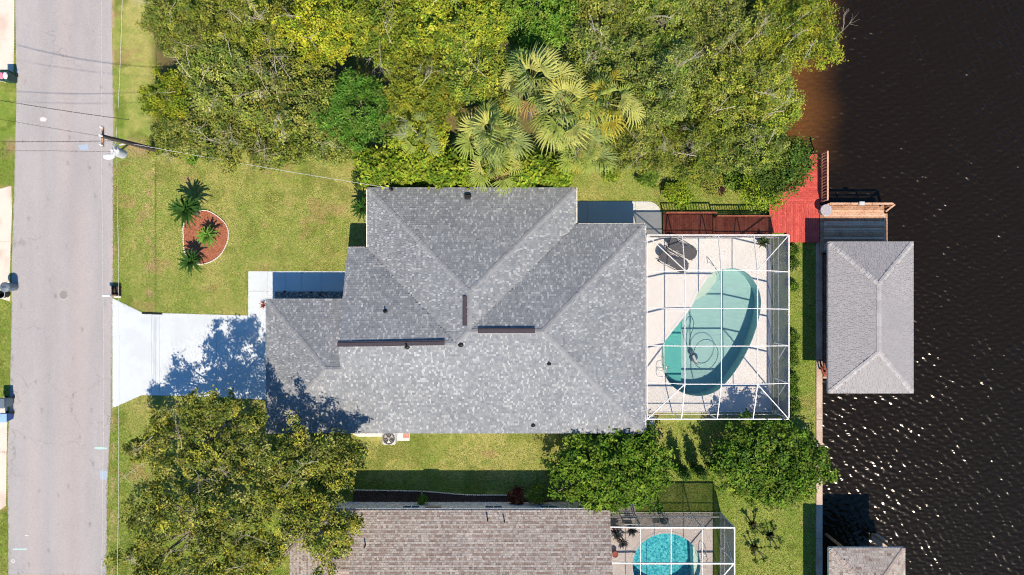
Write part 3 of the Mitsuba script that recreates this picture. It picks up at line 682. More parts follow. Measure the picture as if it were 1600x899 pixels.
# loungers
def lounger(cx, cy, rz, label):
    t = thing('lounger', label, 'sun lounger', 'pair of loungers on the pool deck')
    c = P(cx, cy, .35)
    W = T().translate([c[0], c[1], .09]).rotate([0, 0, 1], rz)
    def side(s): return tube(spline([(-.95, s * .40, .22), (-.5, s * .42, .30), (.3, s * .42, .28), (1.05, s * .36, .20)], 6), .03, 8)
    seat = prism(Polygon(spline([(-.35, -.36), (.5, -.37), (1.0, -.33), (1.12, 0), (1.0, .33), (.5, .37), (-.35, .36)], 6)), .25, .31)
    obj('seat', seat, 'grey_plastic', t, to_world=W)
    back = trimesh.creation.extrude_polygon(Polygon(spline([(0, -.34), (.5, -.36), (.78, -.3), (.86, 0), (.78, .3), (.5, .36), (0, .34)], 6)), .05, engine='earcut')
    back.apply_transform(trimesh.transformations.rotation_matrix(math.pi, [0, 0, 1])); back.apply_transform(trimesh.transformations.rotation_matrix(math.radians(32), [0, 1, 0])); back.apply_translation((-.3, 0, .30))
    obj('backrest', back, 'grey_plastic', t, to_world=W)
    obj('frame', cat([side(1), side(-1)]), 'grey_plastic', t, to_world=W)
    for s in (1, -1):
        obj('armrest', cat([tube(spline([(-.72, s * .43, .56), (-.5, s * .45, .58), (-.1, s * .45, .55)], 6), .022, 8)]), 'arm_plastic', t, to_world=W)
        obj('arm_post', tube([(-.1, s * .45, .55), (-.02, s * .44, .3)], .02, 6), 'grey_plastic', t, to_world=W)
        for x in (-.8, .85): obj('leg', box(x - .03, x + .03, s * .38 - .03, s * .38 + .03, 0, .25), 'grey_plastic', t, to_world=W)
lounger(1064, 388.5, -27, 'dark grey lounger nearest the north screen wall')
lounger(1051, 409, -27, 'dark grey lounger on the house side of the other, below it')

# ------------------------------------------------------------------ north boardwalk
bw = thing('boardwalk', 'red-brown wooden boardwalk with railing along the north side of the screen', 'boardwalk')
def boards_x(parent, x0, x1, y0, y1, z, mats, pitch=.14, gap=.008, name='board', rngk=1):
    r = np.random.default_rng(rngk); n = max(1, int(round((x1 - x0) / pitch))); w = (x1 - x0) / n
    m = {}
    for k in range(n):
        mat = mats[r.integers(len(mats))]
        if mat not in m: m[mat] = mikit.ply(box(0, w - gap, y0, y1, z - .035, z), mat)
        obj(name, m[mat], None, parent, to_world=T().translate([x0 + k * w, 0, r.uniform(-.004, .004)]))
def boards_y(parent, x0, x1, y0, y1, z, mats, pitch=.14, gap=.008, name='board', rngk=1):
    r = np.random.default_rng(rngk); n = max(1, int(round((y1 - y0) / pitch))); w = (y1 - y0) / n
    m = {}
    for k in range(n):
        mat = mats[r.integers(len(mats))]
        if mat not in m: m[mat] = mikit.ply(box(x0, x1, 0, w - gap, z - .035, z), mat)
        obj(name, m[mat], None, parent, to_world=T().translate([0, y0 + k * w, r.uniform(-.004, .004)]))
BR = ['brown_board_0', 'brown_board_1']
xa, xb, xc = G(1035, 0)[0], G(1112, 0)[0], G(1204, 0)[0]
yt0, yt1, yb = G(0, 336)[1], G(0, 340)[1], G(0, 371)[1]
boards_x(bw, xa, xb, yb, yt0, .20, BR, rngk=2); boards_x(bw, xb + .01, xc, yb, yt1, .32, BR, rngk=3)
obj('joist', cat([box(xa, xb, y, y + .05, .02, .163) for y in (yb + .05, (yb + yt0) / 2, yt0 - .1)] + [box(xb + .01, xc, y, y + .05, .02, .283) for y in (yb + .05, (yb + yt1) / 2, yt1 - .1)]), 'brown_board_0', bw)
def fence(parent, pts, z0, top, mats, bal=.14, bw_=.035, cap=.10):
    for (a, b) in zip(pts[:-1], pts[1:]):
        a, b = np.array([*a, z0]), np.array([*b, z0]); L = np.linalg.norm(b - a)
        obj('handrail', beam(a + [0, 0, top], b + [0, 0, top], cap, .035), mats[0], parent)
        obj('lower_rail', beam(a + [0, 0, .14], b + [0, 0, .14], .04, .07), mats[0], parent)
        obj('post', beam(a + [0, 0, -.25], a + [0, 0, top - .02], .085, .085), mats[0], parent)
        n = int(L / bal); d = mikit.ply(box(-bw_ / 2, bw_ / 2, -bw_ / 2, bw_ / 2, .10, top - .02), mats[0])
        for k in range(1, n): 
            q = a + (b - a) * k / n
            obj('baluster', d, None, parent, to_world=T().translate([q[0], q[1], z0]))
    b = np.array([*pts[-1], z0]); obj('post', beam(b + [0, 0, -.25], b + [0, 0, top - .02], .085, .085), mats[0], parent)
fence(bw, [(xa + .05, yt0 + .03), ((xa + xb) / 2, yt0 + .03), (xb, yt0 + .03)], .2, .92, ['brown_board_1'], bal=.17)
fence(bw, [(xb + .05, yt1 - .02), ((xb + xc) / 2, yt1 - .02), (xc - .3, yt1 - .02)], .32, .92, ['brown_board_1'], bal=.15)

# ------------------------------------------------------------------ docks
rd = thing('red_deck', 'bright red painted wooden deck between the lawn and the canal', 'deck')
RB = ['red_board_0', 'red_board_1', 'red_board_2']
Zd = .30
dx0, dx1 = P(1202, 0, Zd)[0], P(1280.5, 0, Zd)[0]
boards_x(rd, dx0, P(1229, 0, Zd)[0], P(0, 364, Zd)[1], P(0, 318, Zd)[1], Zd, RB, rngk=4)
boards_x(rd, P(1229.2, 0, Zd)[0], P(1263, 0, Zd)[0], P(0, 379, Zd)[1], P(0, 318, Zd)[1], Zd, RB, rngk=5)
boards_x(rd, P(1263.2, 0, Zd)[0], dx1, P(0, 379, Zd)[1], P(0, 318, Zd)[1], Zd, RB, rngk=6)
boards_y(rd, P(1214, 0, Zd)[0], dx1, P(0, 317.8, Zd)[1], P(0, 241, Zd)[1], Zd, RB, rngk=7)
ct = [(dx1 + .09, P(0, 241, Zd)[1]), (dx1 + .09, P(0, 278, Zd)[1]), (dx1 + .09, P(0, 315, Zd)[1])]
boards_y(rd, dx1 + .004, dx1 + .2, P(0, 317.8, Zd)[1], P(0, 241, Zd)[1], Zd, ['brown_board_0'], pitch=.3, rngk=9, name='edge_board')
fence(rd, ct, Zd, 1.0, ['raw_board_0'], bal=.19, bw_=.06, cap=.12)
obj('joist', cat([box(dx0 + (1.25 if y < P(0, 366, Zd)[1] else 0), dx1, y, y + .06, .05, Zd - .037) for y in np.linspace(P(0, 378, Zd)[1], P(0, 243, Zd)[1], 9)]), 'brown_board_0', rd)
for y in (246, 276, 312): 
    q = P(1280, y, 0); obj('piling', at(lathe([(.12, -2.5), (.12, .24), (0, .24)], 12), q[0] - .1, q[1]), 'raw_board_2', rd, smooth=30)

wd = thing('dock', 'unpainted pinkish wooden dock reaching over the water from the red deck', 'dock')
RW = [f'raw_board_{i}' for i in range(5)]
wx0, wx1 = P(1281.5, 0, Zd)[0], P(1381, 0, Zd)[0]
boards_y(wd, wx0 + .25, wx1, P(0, 395, Zd)[1], P(0, 321, Zd)[1], Zd, RW, pitch=.15, rngk=12)
boards_x(wd, wx0, wx0 + .245, P(0, 395, Zd)[1], P(0, 321, Zd)[1], Zd + .002, RW, pitch=.13, rngk=13, name='edge_board')
boards_x(wd, wx1 + .005, wx1 + .26, P(0, 395, Zd)[1], P(0, 334, Zd)[1], Zd + .002, RW, pitch=.13, rngk=14, name='edge_board')
# bench rail along the outer side
zr = .95
ra = P(1296, 318.5, zr); rb_ = P(1396, 318.5, zr)
for k in range(3):
    a = ra + (rb_ - ra) * (k / 3 + .004); b = ra + (rb_ - ra) * ((k + 1) / 3 - .004)
    obj('handrail', beam(a, b, .13, .04), 'raw_board_0', wd)
    obj('lower_rail', beam(a - [0, 0, .45], b - [0, 0, .45], .04, .09), 'raw_board_0', wd)
for k in range(4):
    q = ra + (rb_ - ra) * k / 3; obj('post', box(q[0] - .045, q[0] + .045, q[1] - .06, q[1] + .03, -2.2, zr - .02), 'raw_board_2', wd)
e1 = P(1398, 320, zr); e2 = P(1384, 331, .9)
obj('handrail', beam(e1, e2, .10, .04), 'raw_board_0', wd); obj('post', box(e1[0] - .05, e1[0] + .05, e1[1] - .05, e1[1] + .05, -2.2, zr - .03), 'raw_board_2', wd)
obj('handrail', beam(P(1284, 324, zr), P(1295, 319, zr), .10, .04), 'raw_board_0', wd)
for px, py in ((1300, 330), (1340, 330), (1376, 330), (1376, 392), (1300, 392)):
    q = P(px, py, 0); obj('piling', at(lathe([(.11, -2.5), (.11, .26), (0, .26)], 12), q[0], q[1]), 'raw_board_2', wd, smooth=30)
obj('joist', cat([box(x, x + .06, P(0, 395, Zd)[1], P(0, 321, Zd)[1], .06, Zd - .037) for x in np.linspace(wx0 + .02, wx1 - .02, 6)]), 'raw_board_2', wd)
obj('light_box', at(rbox(.36, .24, .14, .03), *P(1346, 318, 1.0)[:2], .97), 'zinc', wd, smooth=40)
tb = thing('round_table', 'round grey table at the corner of the docks', 'table')
q = P(1291, 328.5, .95)
obj('top', at(lathe([(0, .99), (.36, .99), (.385, .975), (.385, .955), (0, .95)], 36), q[0], q[1]), 'table_grey', tb, smooth=30)
obj('stem', at(lathe([(.05, .34), (.05, .95)], 12), q[0], q[1]), 'dark_metal', tb, smooth=30)
obj('foot', at(lathe([(0, .35), (.22, .34), (.25, .30)], 20), q[0], q[1]), 'dark_metal', tb, smooth=30)

# boathouses
def boathouse(label, x0, x1, y0, y1, z, pitch, mat_deck, pal, wts, capc, seed):
    t = thing('boathouse', label, 'boathouse')
    k = 1 - z / H
    w = Wing(800 + (x0 - 800) * k, 800 + (x1 - 800) * k, 449.5 + (y0 - 449.5) * k, 449.5 + (y1 - 449.5) * k, z, pitch, 'NS', 'NS')
    r = obj('roof', solid_mesh(w.solid(.14)), mat_deck, t)
    tb_, cp_, _ = shingles([w], np.random.default_rng(seed), .15, (.2, .45), pal, wts, capc, lift=.007, capw=.15, jitter=.02, stain=.12)
    obj('shingles', tb_[0], 'granules', r, color=tb_[1], kind='stuff'); obj('hip_caps', cp_[0], 'granules', r, color=cp_[1], kind='stuff')
    for x in (w.x0 + 1.35, w.x1 - .3):
        for y in np.linspace(w.y0 + .35, w.y1 - .35, 4): obj('post', box(x - .07, x + .07, y - .07, y + .07, -2.5, z - .14), 'raw_board_2', t)
    obj('fascia', cat([box(w.x0 + .004, w.x0 + .03, w.y0 + .03, w.y1 - .03, z - .2, z - .02), box(w.x1 - .03, w.x1 - .004, w.y0 + .03, w.y1 - .03, z - .2, z - .02), box(w.x0 + .03, w.x1 - .03, w.y0 + .004, w.y0 + .03, z - .2, z - .02), box(w.x0 + .03, w.x1 - .03, w.y1 - .03, w.y1 - .004, z - .2, z - .02)]), 'gutter_white', t)
    return t, w
bh, bwing = boathouse('grey hip-roofed boathouse standing over the canal beside the wooden dock', 1294, 1427.5, 377.5, 615, 2.75, .36, 'roof_deck', [(.34, .34, .362), (.347, .347, .369), (.333, .333, .355)], [.4, .35, .25], (.42, .42, .44), 21)
boards_y(bh, G(1284.6, 0)[0], G(1300, 0)[0], G(0, 588)[1], G(0, 398)[1], .22, BR, pitch=.16, rngk=31, name='walkway_board')
obj('walkway_rail', cat([beam(P(1281, 562, .5), P(1285.5, 583, .5), .09, .09), beam(P(1285.5, 583, .5), P(1294, 586, .5), .09, .09)]), 'brown_board_0', bh)
obj('walkway_edge', box(G(1284.4, 0)[0], G(1300, 0)[0], G(0, 591)[1], G(0, 588.3)[1], .02, .2), 'cap_concrete', bh)
bh2, bwing2 = boathouse('brown hip-roofed boathouse at the bottom edge of the picture', 1295, 1414.5, 856, 1090, 2.75, .36, 'brown_deck', npal, [.40, .30, .13, .02, .15], (.42, .36, .33), 22)
single('dock_post', cat([box(*[P(1378, 0, .7)[0], P(1387, 0, .7)[0]], P(0, 856, .7)[1], P(0, 845, .7)[1], -2.4, .7)]), 'cap_concrete', 'square pale concrete piling beside the brown boathouse', 'piling')

# ------------------------------------------------------------------ foliage
def leaf_mesh(c, nrm, L, W, rng):
    n = len(c)
    t = np.cross(nrm, rng.normal(size=(n, 3))); t /= np.linalg.norm(t, axis=1, keepdims=True) + 1e-9
    b = np.cross(nrm, t); L = (L * rng.uniform(.7, 1.3, (n, 1))); W = W * rng.uniform(.7, 1.3, (n, 1))
    v = np.stack([c - t * L / 2, c + b * W / 2 + nrm * W * .18, c + t * L / 2 - nrm * L * .08, c - b * W / 2 + nrm * W * .18], 1).reshape(-1, 3)
    i = np.arange(n)[:, None] * 4
    return v, np.concatenate([i + [0, 1, 2], i + [0, 2, 3]])
def crown_mesh(clumps, n, L, W, pal, rng, per=40, sig=.22, flat=.75, shell=.5, droop=0):
    clumps = [(np.array(c, float), np.array(r, float)) for c, r in clumps]
    w = np.array([r[0] * r[1] for _, r in clumps]); w /= w.sum()
    m = max(6, n // per); who = rng.choice(len(clumps), m, p=w)
    d = rng.normal(size=(m, 3)); d[:, 2] = np.abs(d[:, 2]) * 1.0 - .35 * rng.random(m); d /= np.linalg.norm(d, axis=1, keepdims=True)
    rad = shell + (1.06 - shell) * rng.random(m) ** .55
    C0 = np.array([c for c, _ in clumps])[who]; R = np.array([r for _, r in clumps])[who]
    sc = C0 + d * R * rad[:, None]
    scol = np.array(pal)[rng.choice(len(pal), m)] * rng.uniform(.62, 1.36, (m, 1))
    k = rng.integers(0, m, n)
    off = rng.normal(size=(n, 3)) * sig * rng.uniform(.6, 1.3, m)[k][:, None] * [1, 1, .7]
    c = sc[k] + off; c[:, 2] = np.maximum(c[:, 2], .06)
    nr = d[k] * .45 + np.array([0, 0, flat]) + rng.normal(size=(n, 3)) * .55; nr /= np.linalg.norm(nr, axis=1, keepdims=True)
    v, f = leaf_mesh(c, nr, L, W, rng)
    col = np.clip(scol[k] * rng.uniform(.8, 1.2, (n, 1)) * (1 + rng.normal(size=(n, 3)) * [.08, .04, .05]), .005, .9)
    return mk(v, f), np.repeat(col, 4, 0), sc
def branchy(start, d, L, r, depth, rng, out, spread=.7):
    d = d / np.linalg.norm(d); pts = [np.array(start, float)]; dd = d.copy()
    for _ in range(4):
        dd = dd + rng.normal(size=3) * .09; dd /= np.linalg.norm(dd); pts.append(pts[-1] + dd * L / 4)
    out.append(tube(pts, np.linspace(r, r * .45, 5), 5 if depth else 4))
    if depth:
        for k in range(rng.integers(3, 6)):
            a = pts[rng.integers(2, 5)]; nd = dd + rng.normal(size=3) * spread
            branchy(a, nd, L * rng.uniform(.45, .7), r * .5, depth - 1, rng, out, spread)
YEL = [(.40, .43, .045), (.34, .385, .05), (.24, .315, .045), (.46, .44, .06), (.17, .25, .04)]
OLI = [(.28, .325, .055), (.20, .265, .045), (.35, .375, .065), (.15, .21, .045), (.40, .40, .10), (.24, .265, .08)]
GRN = [(.13, .25, .035), (.17, .30, .05), (.10, .20, .03), (.24, .33, .06)]
VIV = [(.12, .27, .035), (.16, .33, .045), (.09, .21, .03), (.24, .36, .07)]
DRK = [(.075, .145, .028), (.10, .18, .035), (.14, .20, .04), (.055, .11, .024)]
OAK = [(.19, .24, .045), (.13, .18, .038), (.28, .31, .055), (.38, .38, .06), (.11, .15, .038), (.33, .34, .11)]
GLS = [(.12, .23, .028), (.16, .28, .035), (.09, .18, .025), (.22, .32, .045)]
HED = [(.20, .32, .030), (.27, .37, .038), (.13, .23, .026), (.33, .40, .055)]
def tree(name, label, px, py, zc, rpx, pal, n, leaf=(.15, .085), rz=.75, subs=7, bare=0, seed=0, group=None, cat_='tree', sig=.22, squash=1.0, trunk=True, shell=.5, clumps=None, per=40, sprays=0, fract=0):
    rng = np.random.default_rng(1000 + seed)
    c = P(px, py, zc); R = rpx * S * (1 - zc / H); Rz = min(R * rz, zc - .25)
    k = thing(name, label, cat_, group)
    if clumps is None:
        cl = [(c, (R * .72, R * .72 * squash, Rz))]
        for i in range(subs):
            a = 6.283 * (i + rng.uniform(-.3, .3)) / subs; rr = rng.uniform(.5, .68) * R
            s = rng.uniform(.34, .5) * R
            cl.append((c + [math.cos(a) * rr, math.sin(a) * rr * squash, rng.uniform(-.35, .3) * Rz], (s, s, s * .8)))
    else:
        cl = [(P(a, b, z), (r * S * (1 - z / H), r * S * (1 - z / H), r * S * .75)) for a, b, z, r in clumps]
        c = np.mean([q[0] for q in cl], axis=0)
    if fract:
        out = []
        for q, rr in cl:
            rr = np.array(rr)
            for j in range(fract):
                d = rng.normal(size=3); d[2] = abs(d[2]) * .9 - .2; d /= np.linalg.norm(d)
                out.append((q + d * rr * rng.uniform(.45, .8), rr * rng.uniform(.26, .46)))
        cl = [(q - [0, 0, .18 * r_[0]], np.array(r_) * (.70 if name == 'oak_tree' else .80)) for q, r_ in cl] + out
    for i in range(sprays):                     # loose sprays that break the outline
        q, rr = cl[rng.integers(len(cl))]; d = np.array([q[0] - c[0], q[1] - c[1], 0]) + rng.normal(size=3) * [.35, .35, 0] * R; d /= np.linalg.norm(d) + 1e-6
        cl.append((q + d * rr[0] * rng.uniform(.95, 1.25) + [0, 0, rng.uniform(-.2, .3)], (rng.uniform(.22, .5),) * 3))
    m, col, sc = crown_mesh(cl, n, leaf[0], leaf[1], pal, rng, sig=sig, shell=shell, per=per)
    obj('crown', m, 'leaf', k, color=col)
    if trunk:
        bx, by = c[0] + rng.normal() * .2, c[1] + rng.normal() * .2
        r0 = max(.05, .055 * R + .04); top = max(.5, c[2] - Rz * .4)
        tm = [tube([(bx, by, -.1), (bx + .03, by, .3), (bx + rng.normal() * .12, by + rng.normal() * .12, top * .6), (c[0], c[1], top)], [r0 * 1.4, r0, r0 * .85, r0 * .6], 8)]
        pick = cl[::max(1, len(cl) // 14)]
        for q, rr in pick:
            a = np.array([c[0], c[1], top]); mid = (a + q) / 2 + [0, 0, -.15 * R]
            tm.append(tube([a - [0, 0, .3], mid, q], [r0 * .5, r0 * .35, r0 * .12], 5))
        obj('trunk', cat(tm), 'bark', k, smooth=True)
    if bare:
        for i in range(bare):
            out = []
            q = sc[rng.integers(len(sc))]; q = c + (q - c) * .72; q = np.array([q[0], q[1], c[2] + Rz * rng.uniform(.5, .75)])
            branchy(q, np.array([rng.normal(), rng.normal(), .45]), rng.uniform(.7, 1.5), rng.uniform(.012, .021), 2, rng, out)
            obj('bare_branch', cat(out), 'pale_bark', k)
    return k

WOODS = [
 (285, 35, 5.0, 62, OLI, 3, 'olive woodland tree in the top row of the woods, nearest the road'),
 (388, 28, 5.6, 72, OLI, 4, 'olive woodland tree with bare twigs, second from the road along the top edge'),
 (500, 30, 6.0, 74, YEL, 2, 'yellowish woodland tree at the top edge above the bright green bushy tree'),
 (612, 40, 6.0, 74, YEL, 5, 'yellow woodland tree at the top edge with a spray of pale bare branches'),
 (722, 34, 6.2, 78, YEL, 1, 'yellow-green woodland tree at the top edge, up and left of the palms'),
 (842, 22, 6.0, 74, GRN, 0, 'fresh green woodland tree at the top edge directly above the palms'),
 (940, 25, 5.5, 66, OLI, 2, 'olive woodland tree at the top edge, up and right of the palms'),
 (1040, 35, 6.0, 78, OLI, 2, 'olive woodland tree at the top edge, third from the water'),
 (1140, 30, 6.0, 78, OLI, 3, 'brownish olive woodland tree at the top edge, second from the water'),
 (1240, 46, 5.2, 76, YEL, 4, 'yellow-olive tree leaning out over the canal at the top edge'),
 (262, 150, 3.6, 42, YEL, 1, 'low yellow-brown tree at the road end of the woods, halfway up'),
 (345, 125, 5.2, 66, OLI, 5, 'olive woodland tree with white twigs, in the second row from the road'),
 (448, 150, 5.6, 78, OLI, 9, 'grey-olive tree with the largest spread of white bare branches'),
 (560, 172, 4.8, 62, VIV, 0, 'rounded bright green bushy tree in the middle of the woods'),
 (660, 135, 5.8, 74, YEL, 2, 'yellow-green tree between the bright green bushy tree and the palms'),
 (748, 105, 6.0, 60, YEL, 1, 'yellow-green tree touching the left side of the tallest palm'),
 (935, 95, 5.2, 62, OLI, 2, 'olive tree behind the right-hand palm'),
 (1035, 130, 5.6, 76, OLI, 4, 'olive tree in the middle row, right of the palms'),
 (1140, 130, 5.6, 80, OLI, 5, 'olive tree in the middle row between the palms and the canal'),
 (1203, 158, 4.6, 58, YEL, 5, 'yellow-olive tree overhanging the canal, below the top row'),
 (275, 212, 3.2, 42, OLI, 1, 'dark olive tree at the lower left corner of the woods beside the utility pole'),
 (345, 208, 4.2, 58, OLI, 3, 'olive tree at the lower edge of the woods above the round flower bed'),
 (430, 212, 4.2, 58, OLI, 4, 'olive tree at the lower edge of the woods above the open lawn'),
 (505, 220, 3.0, 36, OLI, 1, 'small olive tree at the foot of the bright green bushy tree'),
 (655, 205, 4.2, 50, YEL, 2, 'yellow-green tree behind the hedge, left of the palms'),
 (1000, 215, 4.2, 62, OLI, 3, 'olive tree right of the palms, above the back patio'),
 (1085, 225, 4.4, 66, OLI, 4, 'olive tree above the boardwalk, in the lower row'),
 (1165, 225, 4.0, 60, OLI, 3, 'olive tree above the boardwalk, next to the dark tree on the red deck'),
]
wr = np.random.default_rng(17)
for i, (px, py, zc, r, pal, bare, lab) in enumerate(WOODS):
    zc = zc + wr.uniform(-.9, .9); f = wr.uniform(.8, 1.12); tint = np.array([wr.uniform(.86, 1.0), 1, wr.uniform(.8, 1.3)]) * f
    fine = px > 960 or wr.random() < .35; lf = (.145, .068) if fine else (.165, .09) if pal is not VIV else (.14, .09)
    tree('woodland_tree', lab, px, py, zc, r * .97, [tuple(np.array(q) * tint) for q in pal], int((18500 if fine else 15000) * (r / 70) ** 2) + 1500, leaf=lf, bare=bare, seed=i, sig=.13 if fine else .15, per=26, shell=.3, subs=11, sprays=12, fract=4, rz=wr.uniform(.7, 1.0), group='trees of the woods north of the house')
tree('broadleaf_tree', 'dark glossy green tree overhanging the red deck', 1222, 256, 3.2, 44, DRK, 9000, leaf=(.17, .10), seed=50)
tree('broadleaf_tree', 'bright yellow-green small tree at the near corner of the red deck', 1192, 294, 1.9, 34, HED, 4500, leaf=(.15, .09), seed=51)
# hedge trees along the north wall
for i, (px, py, r, lab) in enumerate([(590, 262, 30, 'leafy hedge shrub at the north-west corner of the house'), (640, 258, 34, 'leafy hedge shrub right of the corner one, beside the service mast'), (690, 264, 33, 'leafy hedge shrub reaching over the eave, left of the roof vent'),
                                      (738, 258, 30, 'leafy hedge shrub under the left palm'), (820, 266, 32, 'leafy hedge shrub between the two lower palms'), (868, 272, 24, 'leafy hedge shrub at the right end of the hedge')]):
    tree('hedge_shrub', lab, px, py, 2.0, r, HED if i % 2 else HED[1:] + GLS[1:2], int(5200 * (r / 30) ** 2), leaf=(.26, .14), seed=70 + i, cat_='shrub', group='hedge along the north wall', sig=.16, rz=1.0, per=16)
# the two dense trees by the seawall side lawn
tree('broadleaf_tree', 'dense round large-leaved tree between the two houses, left of the other', 955, 736, 2.2, 92, GLS, 19000, leaf=(.21, .12), seed=80, squash=.66, sig=.14, rz=.42, subs=9, per=18, sprays=10)
tree('broadleaf_tree', 'dense large-leaved tree leaning over the seawall', 1206, 724, 1.9, 85, GLS[:2] + DRK[1:3] + GLS[2:], 22000, leaf=(.20, .115), seed=81, squash=.64, sig=.14, rz=.40, subs=9, per=18, sprays=10)
# oaks at the lower left
tree('oak_tree', 'spreading oak shading the driveway and the garage corner', 330, 690, 5, 90, OAK, 15500, leaf=(.175, .095), seed=90, sprays=30, fract=5, bare=5, sig=.15, shell=.4, per=24,
     clumps=[(320, 690, 5.6, 52), (265, 705, 4.4, 42), (380, 700, 5.2, 48), (300, 655, 5.0, 36), (345, 640, 5.6, 34), (250, 655, 3.8, 30), (330, 735, 5.0, 50), (390, 660, 5.4, 28), (228, 700, 3.6, 26)])
tree('oak_tree', 'oak at the south corner of the garage, throwing its shadow on the grey roof', 475, 715, 5, 80, OAK, 14000, leaf=(.18, .10), seed=91, sprays=30, fract=5, bare=2, sig=.15, shell=.4, per=24,
     clumps=[(440, 712, 6.0, 42), (490, 712, 5.8, 42), (520, 735, 4.8, 38), (450, 755, 5.4, 46), (505, 770, 4.6, 40), (535, 700, 4.6, 24), (415, 735, 5.2, 36)])
tree('oak_tree', 'large dark oak beside the street at the lower left', 300, 825, 5, 100, OAK, 19000, leaf=(.175, .095), seed=92, sprays=30, fract=5, bare=7, sig=.15, shell=.4, per=24,
     clumps=[(300, 800, 5.8, 56), (250, 830, 4.6, 42), (360, 800, 5.8, 50), (330, 865, 5.6, 58), (262, 885, 4.4, 44), (250, 770, 4.2, 38), (390, 860, 5.2, 46), (330, 915, 5.0, 50), (222, 800, 3.8, 30), (225, 860, 3.8, 28)])
tree('oak_tree', 'oak reaching over the left end of the brown shingle roof', 460, 835, 5, 90, OAK[2:] + YEL[2:3], 13000, leaf=(.18, .10), seed=93, sprays=30, fract=5, bare=3, sig=.15, shell=.4, per=24,
     clumps=[(430, 812, 5.6, 48), (480, 835, 5.2, 40), (525, 845, 4.6, 32), (545, 820, 4.3, 20), (420, 860, 5.0, 34), (480, 800, 5.2, 36), (500, 870, 4.6, 18), (400, 880, 5, 40)])
# columnar shrubs throwing the three tongues of shade
for i, (px, py, hh) in enumerate([(1058, 727, 3.2), (1084, 727, 3.2), (1108, 722, 3.0)]):
    rng = np.random.default_rng(300 + i); b = P(px, py, 0)
    k = thing('columnar_shrub', ['slim dark columnar shrub, left one of three beside the dense tree', 'slim dark columnar shrub, middle one of the three', 'slim dark columnar shrub, right one of three, nearest the seawall'][i], 'shrub', 'three slim shrubs south of the screen enclosure')
    cl = [(b + [rng.normal() * .04, rng.normal() * .04, z], (w, w, .32)) for z, w in zip(np.linspace(.3, hh - .2, 7), (.26, .32, .34, .32, .28, .2, .1))]
    m, col, _ = crown_mesh(cl, 2200, .13, .07, DRK, rng, per=14, sig=.07)
    obj('foliage', m, 'leaf', k, color=col); obj('stem', tube([b + [0, 0, -.05], b + [0, 0, hh * .8]], [.04, .015]), 'bark', k)
# low shrubs
def shrub(name, label, px, py, z, r, pal, n, leaf, seed, group=None):
    tree(name, label, px, py, z, r, pal, n, leaf=leaf, seed=seed, cat_='shrub', group=group, sig=.10, rz=.9, subs=5, trunk=True, per=14)
for i, (px, py, r) in enumerate([(1240, 392, 7), (1241, 412, 6), (1240, 448, 6), (1240, 527, 8), (1239, 545, 7), (1239, 563, 8), (1239, 592, 8), (1239, 612, 9), (1240, 634, 10)]):
    shrub('low_shrub', ['low dark shrub outside the screen, northmost of the row', 'low dark shrub second from the north along the screen', 'low dark shrub alone below the upper pair along the screen', 'low dark shrub beside the middle of the screen wall', 'low dark shrub just below the middle one along the screen', 'low dark shrub sixth from the north along the screen', 'low dark shrub third from the south along the screen', 'low dark shrub second from the south along the screen', 'low dark shrub at the south end of the row along the screen'][i], px, py, .4, r, DRK + GRN[:1], 700, (.12, .07), 400 + i, 'row of low shrubs east of the screen')
for i, (px, py, r, pal, lab) in enumerate([(1060, 301, 22, HED, 'yellow-green bush in the weeds above the boardwalk'), (1012, 278, 16, GRN, 'small green bush at the weedy edge above the back patio'), (1110, 285, 20, OLI, 'olive bush in the weeds, right of the yellow-green one'), (955, 270, 14, HED, 'small bright bush beside the right end of the palms'),
                                           (1150, 275, 22, GRN, 'green bush under the trees left of the red deck'), (445, 236, 14, GRN, 'small green bush at the top edge of the front lawn'), (300, 247, 9, VIV, 'tiny bright green bush at the sandy patch of the front lawn'), (530, 240, 18, OLI, 'olive bush at the top edge of the lawn, near the house'), (1128, 298, 5, [(.10, .05, .05)], 'small dark purple plant in the weeds above the boardwalk'),
                                           (562, 283, 12, DRK, 'small dark shrub at the north-west wall of the house')]):
    shrub('bush', lab, px, py, .6, r, pal, int(1500 * (r / 15) ** 2), (.13, .08), 430 + i)
RED = [(.20, .035, .03), (.28, .06, .04), (.12, .03, .03), (.25, .14, .06)]
for i, (px, py, r, lab) in enumerate([(462, 676, 12, 'dark red foliage shrub by the south wall, left of the other'), (520, 676, 14, 'dark red and yellow foliage shrub by the south wall near the white slab')]):
    shrub('red_shrub', lab, px, py, .5, r, RED, 1400, (.14, .09), 450 + i)
shrub('red_shrub', 'dark red plant in the shaded bed of the neighbour house', 808, 778, .5, 12, RED, 1100, (.14, .09), 455)
shrub('bush', 'pale-leaved bush in the shaded bed of the neighbour house', 838, 774, .7, 14, HED + [(.22, .24, .12)], 1300, (.2, .07), 456)
shrub('bush', 'small green plant against the shaded wall under the neighbour eave', 661, 781, .6, 7, GRN, 400, (.12, .07), 457)

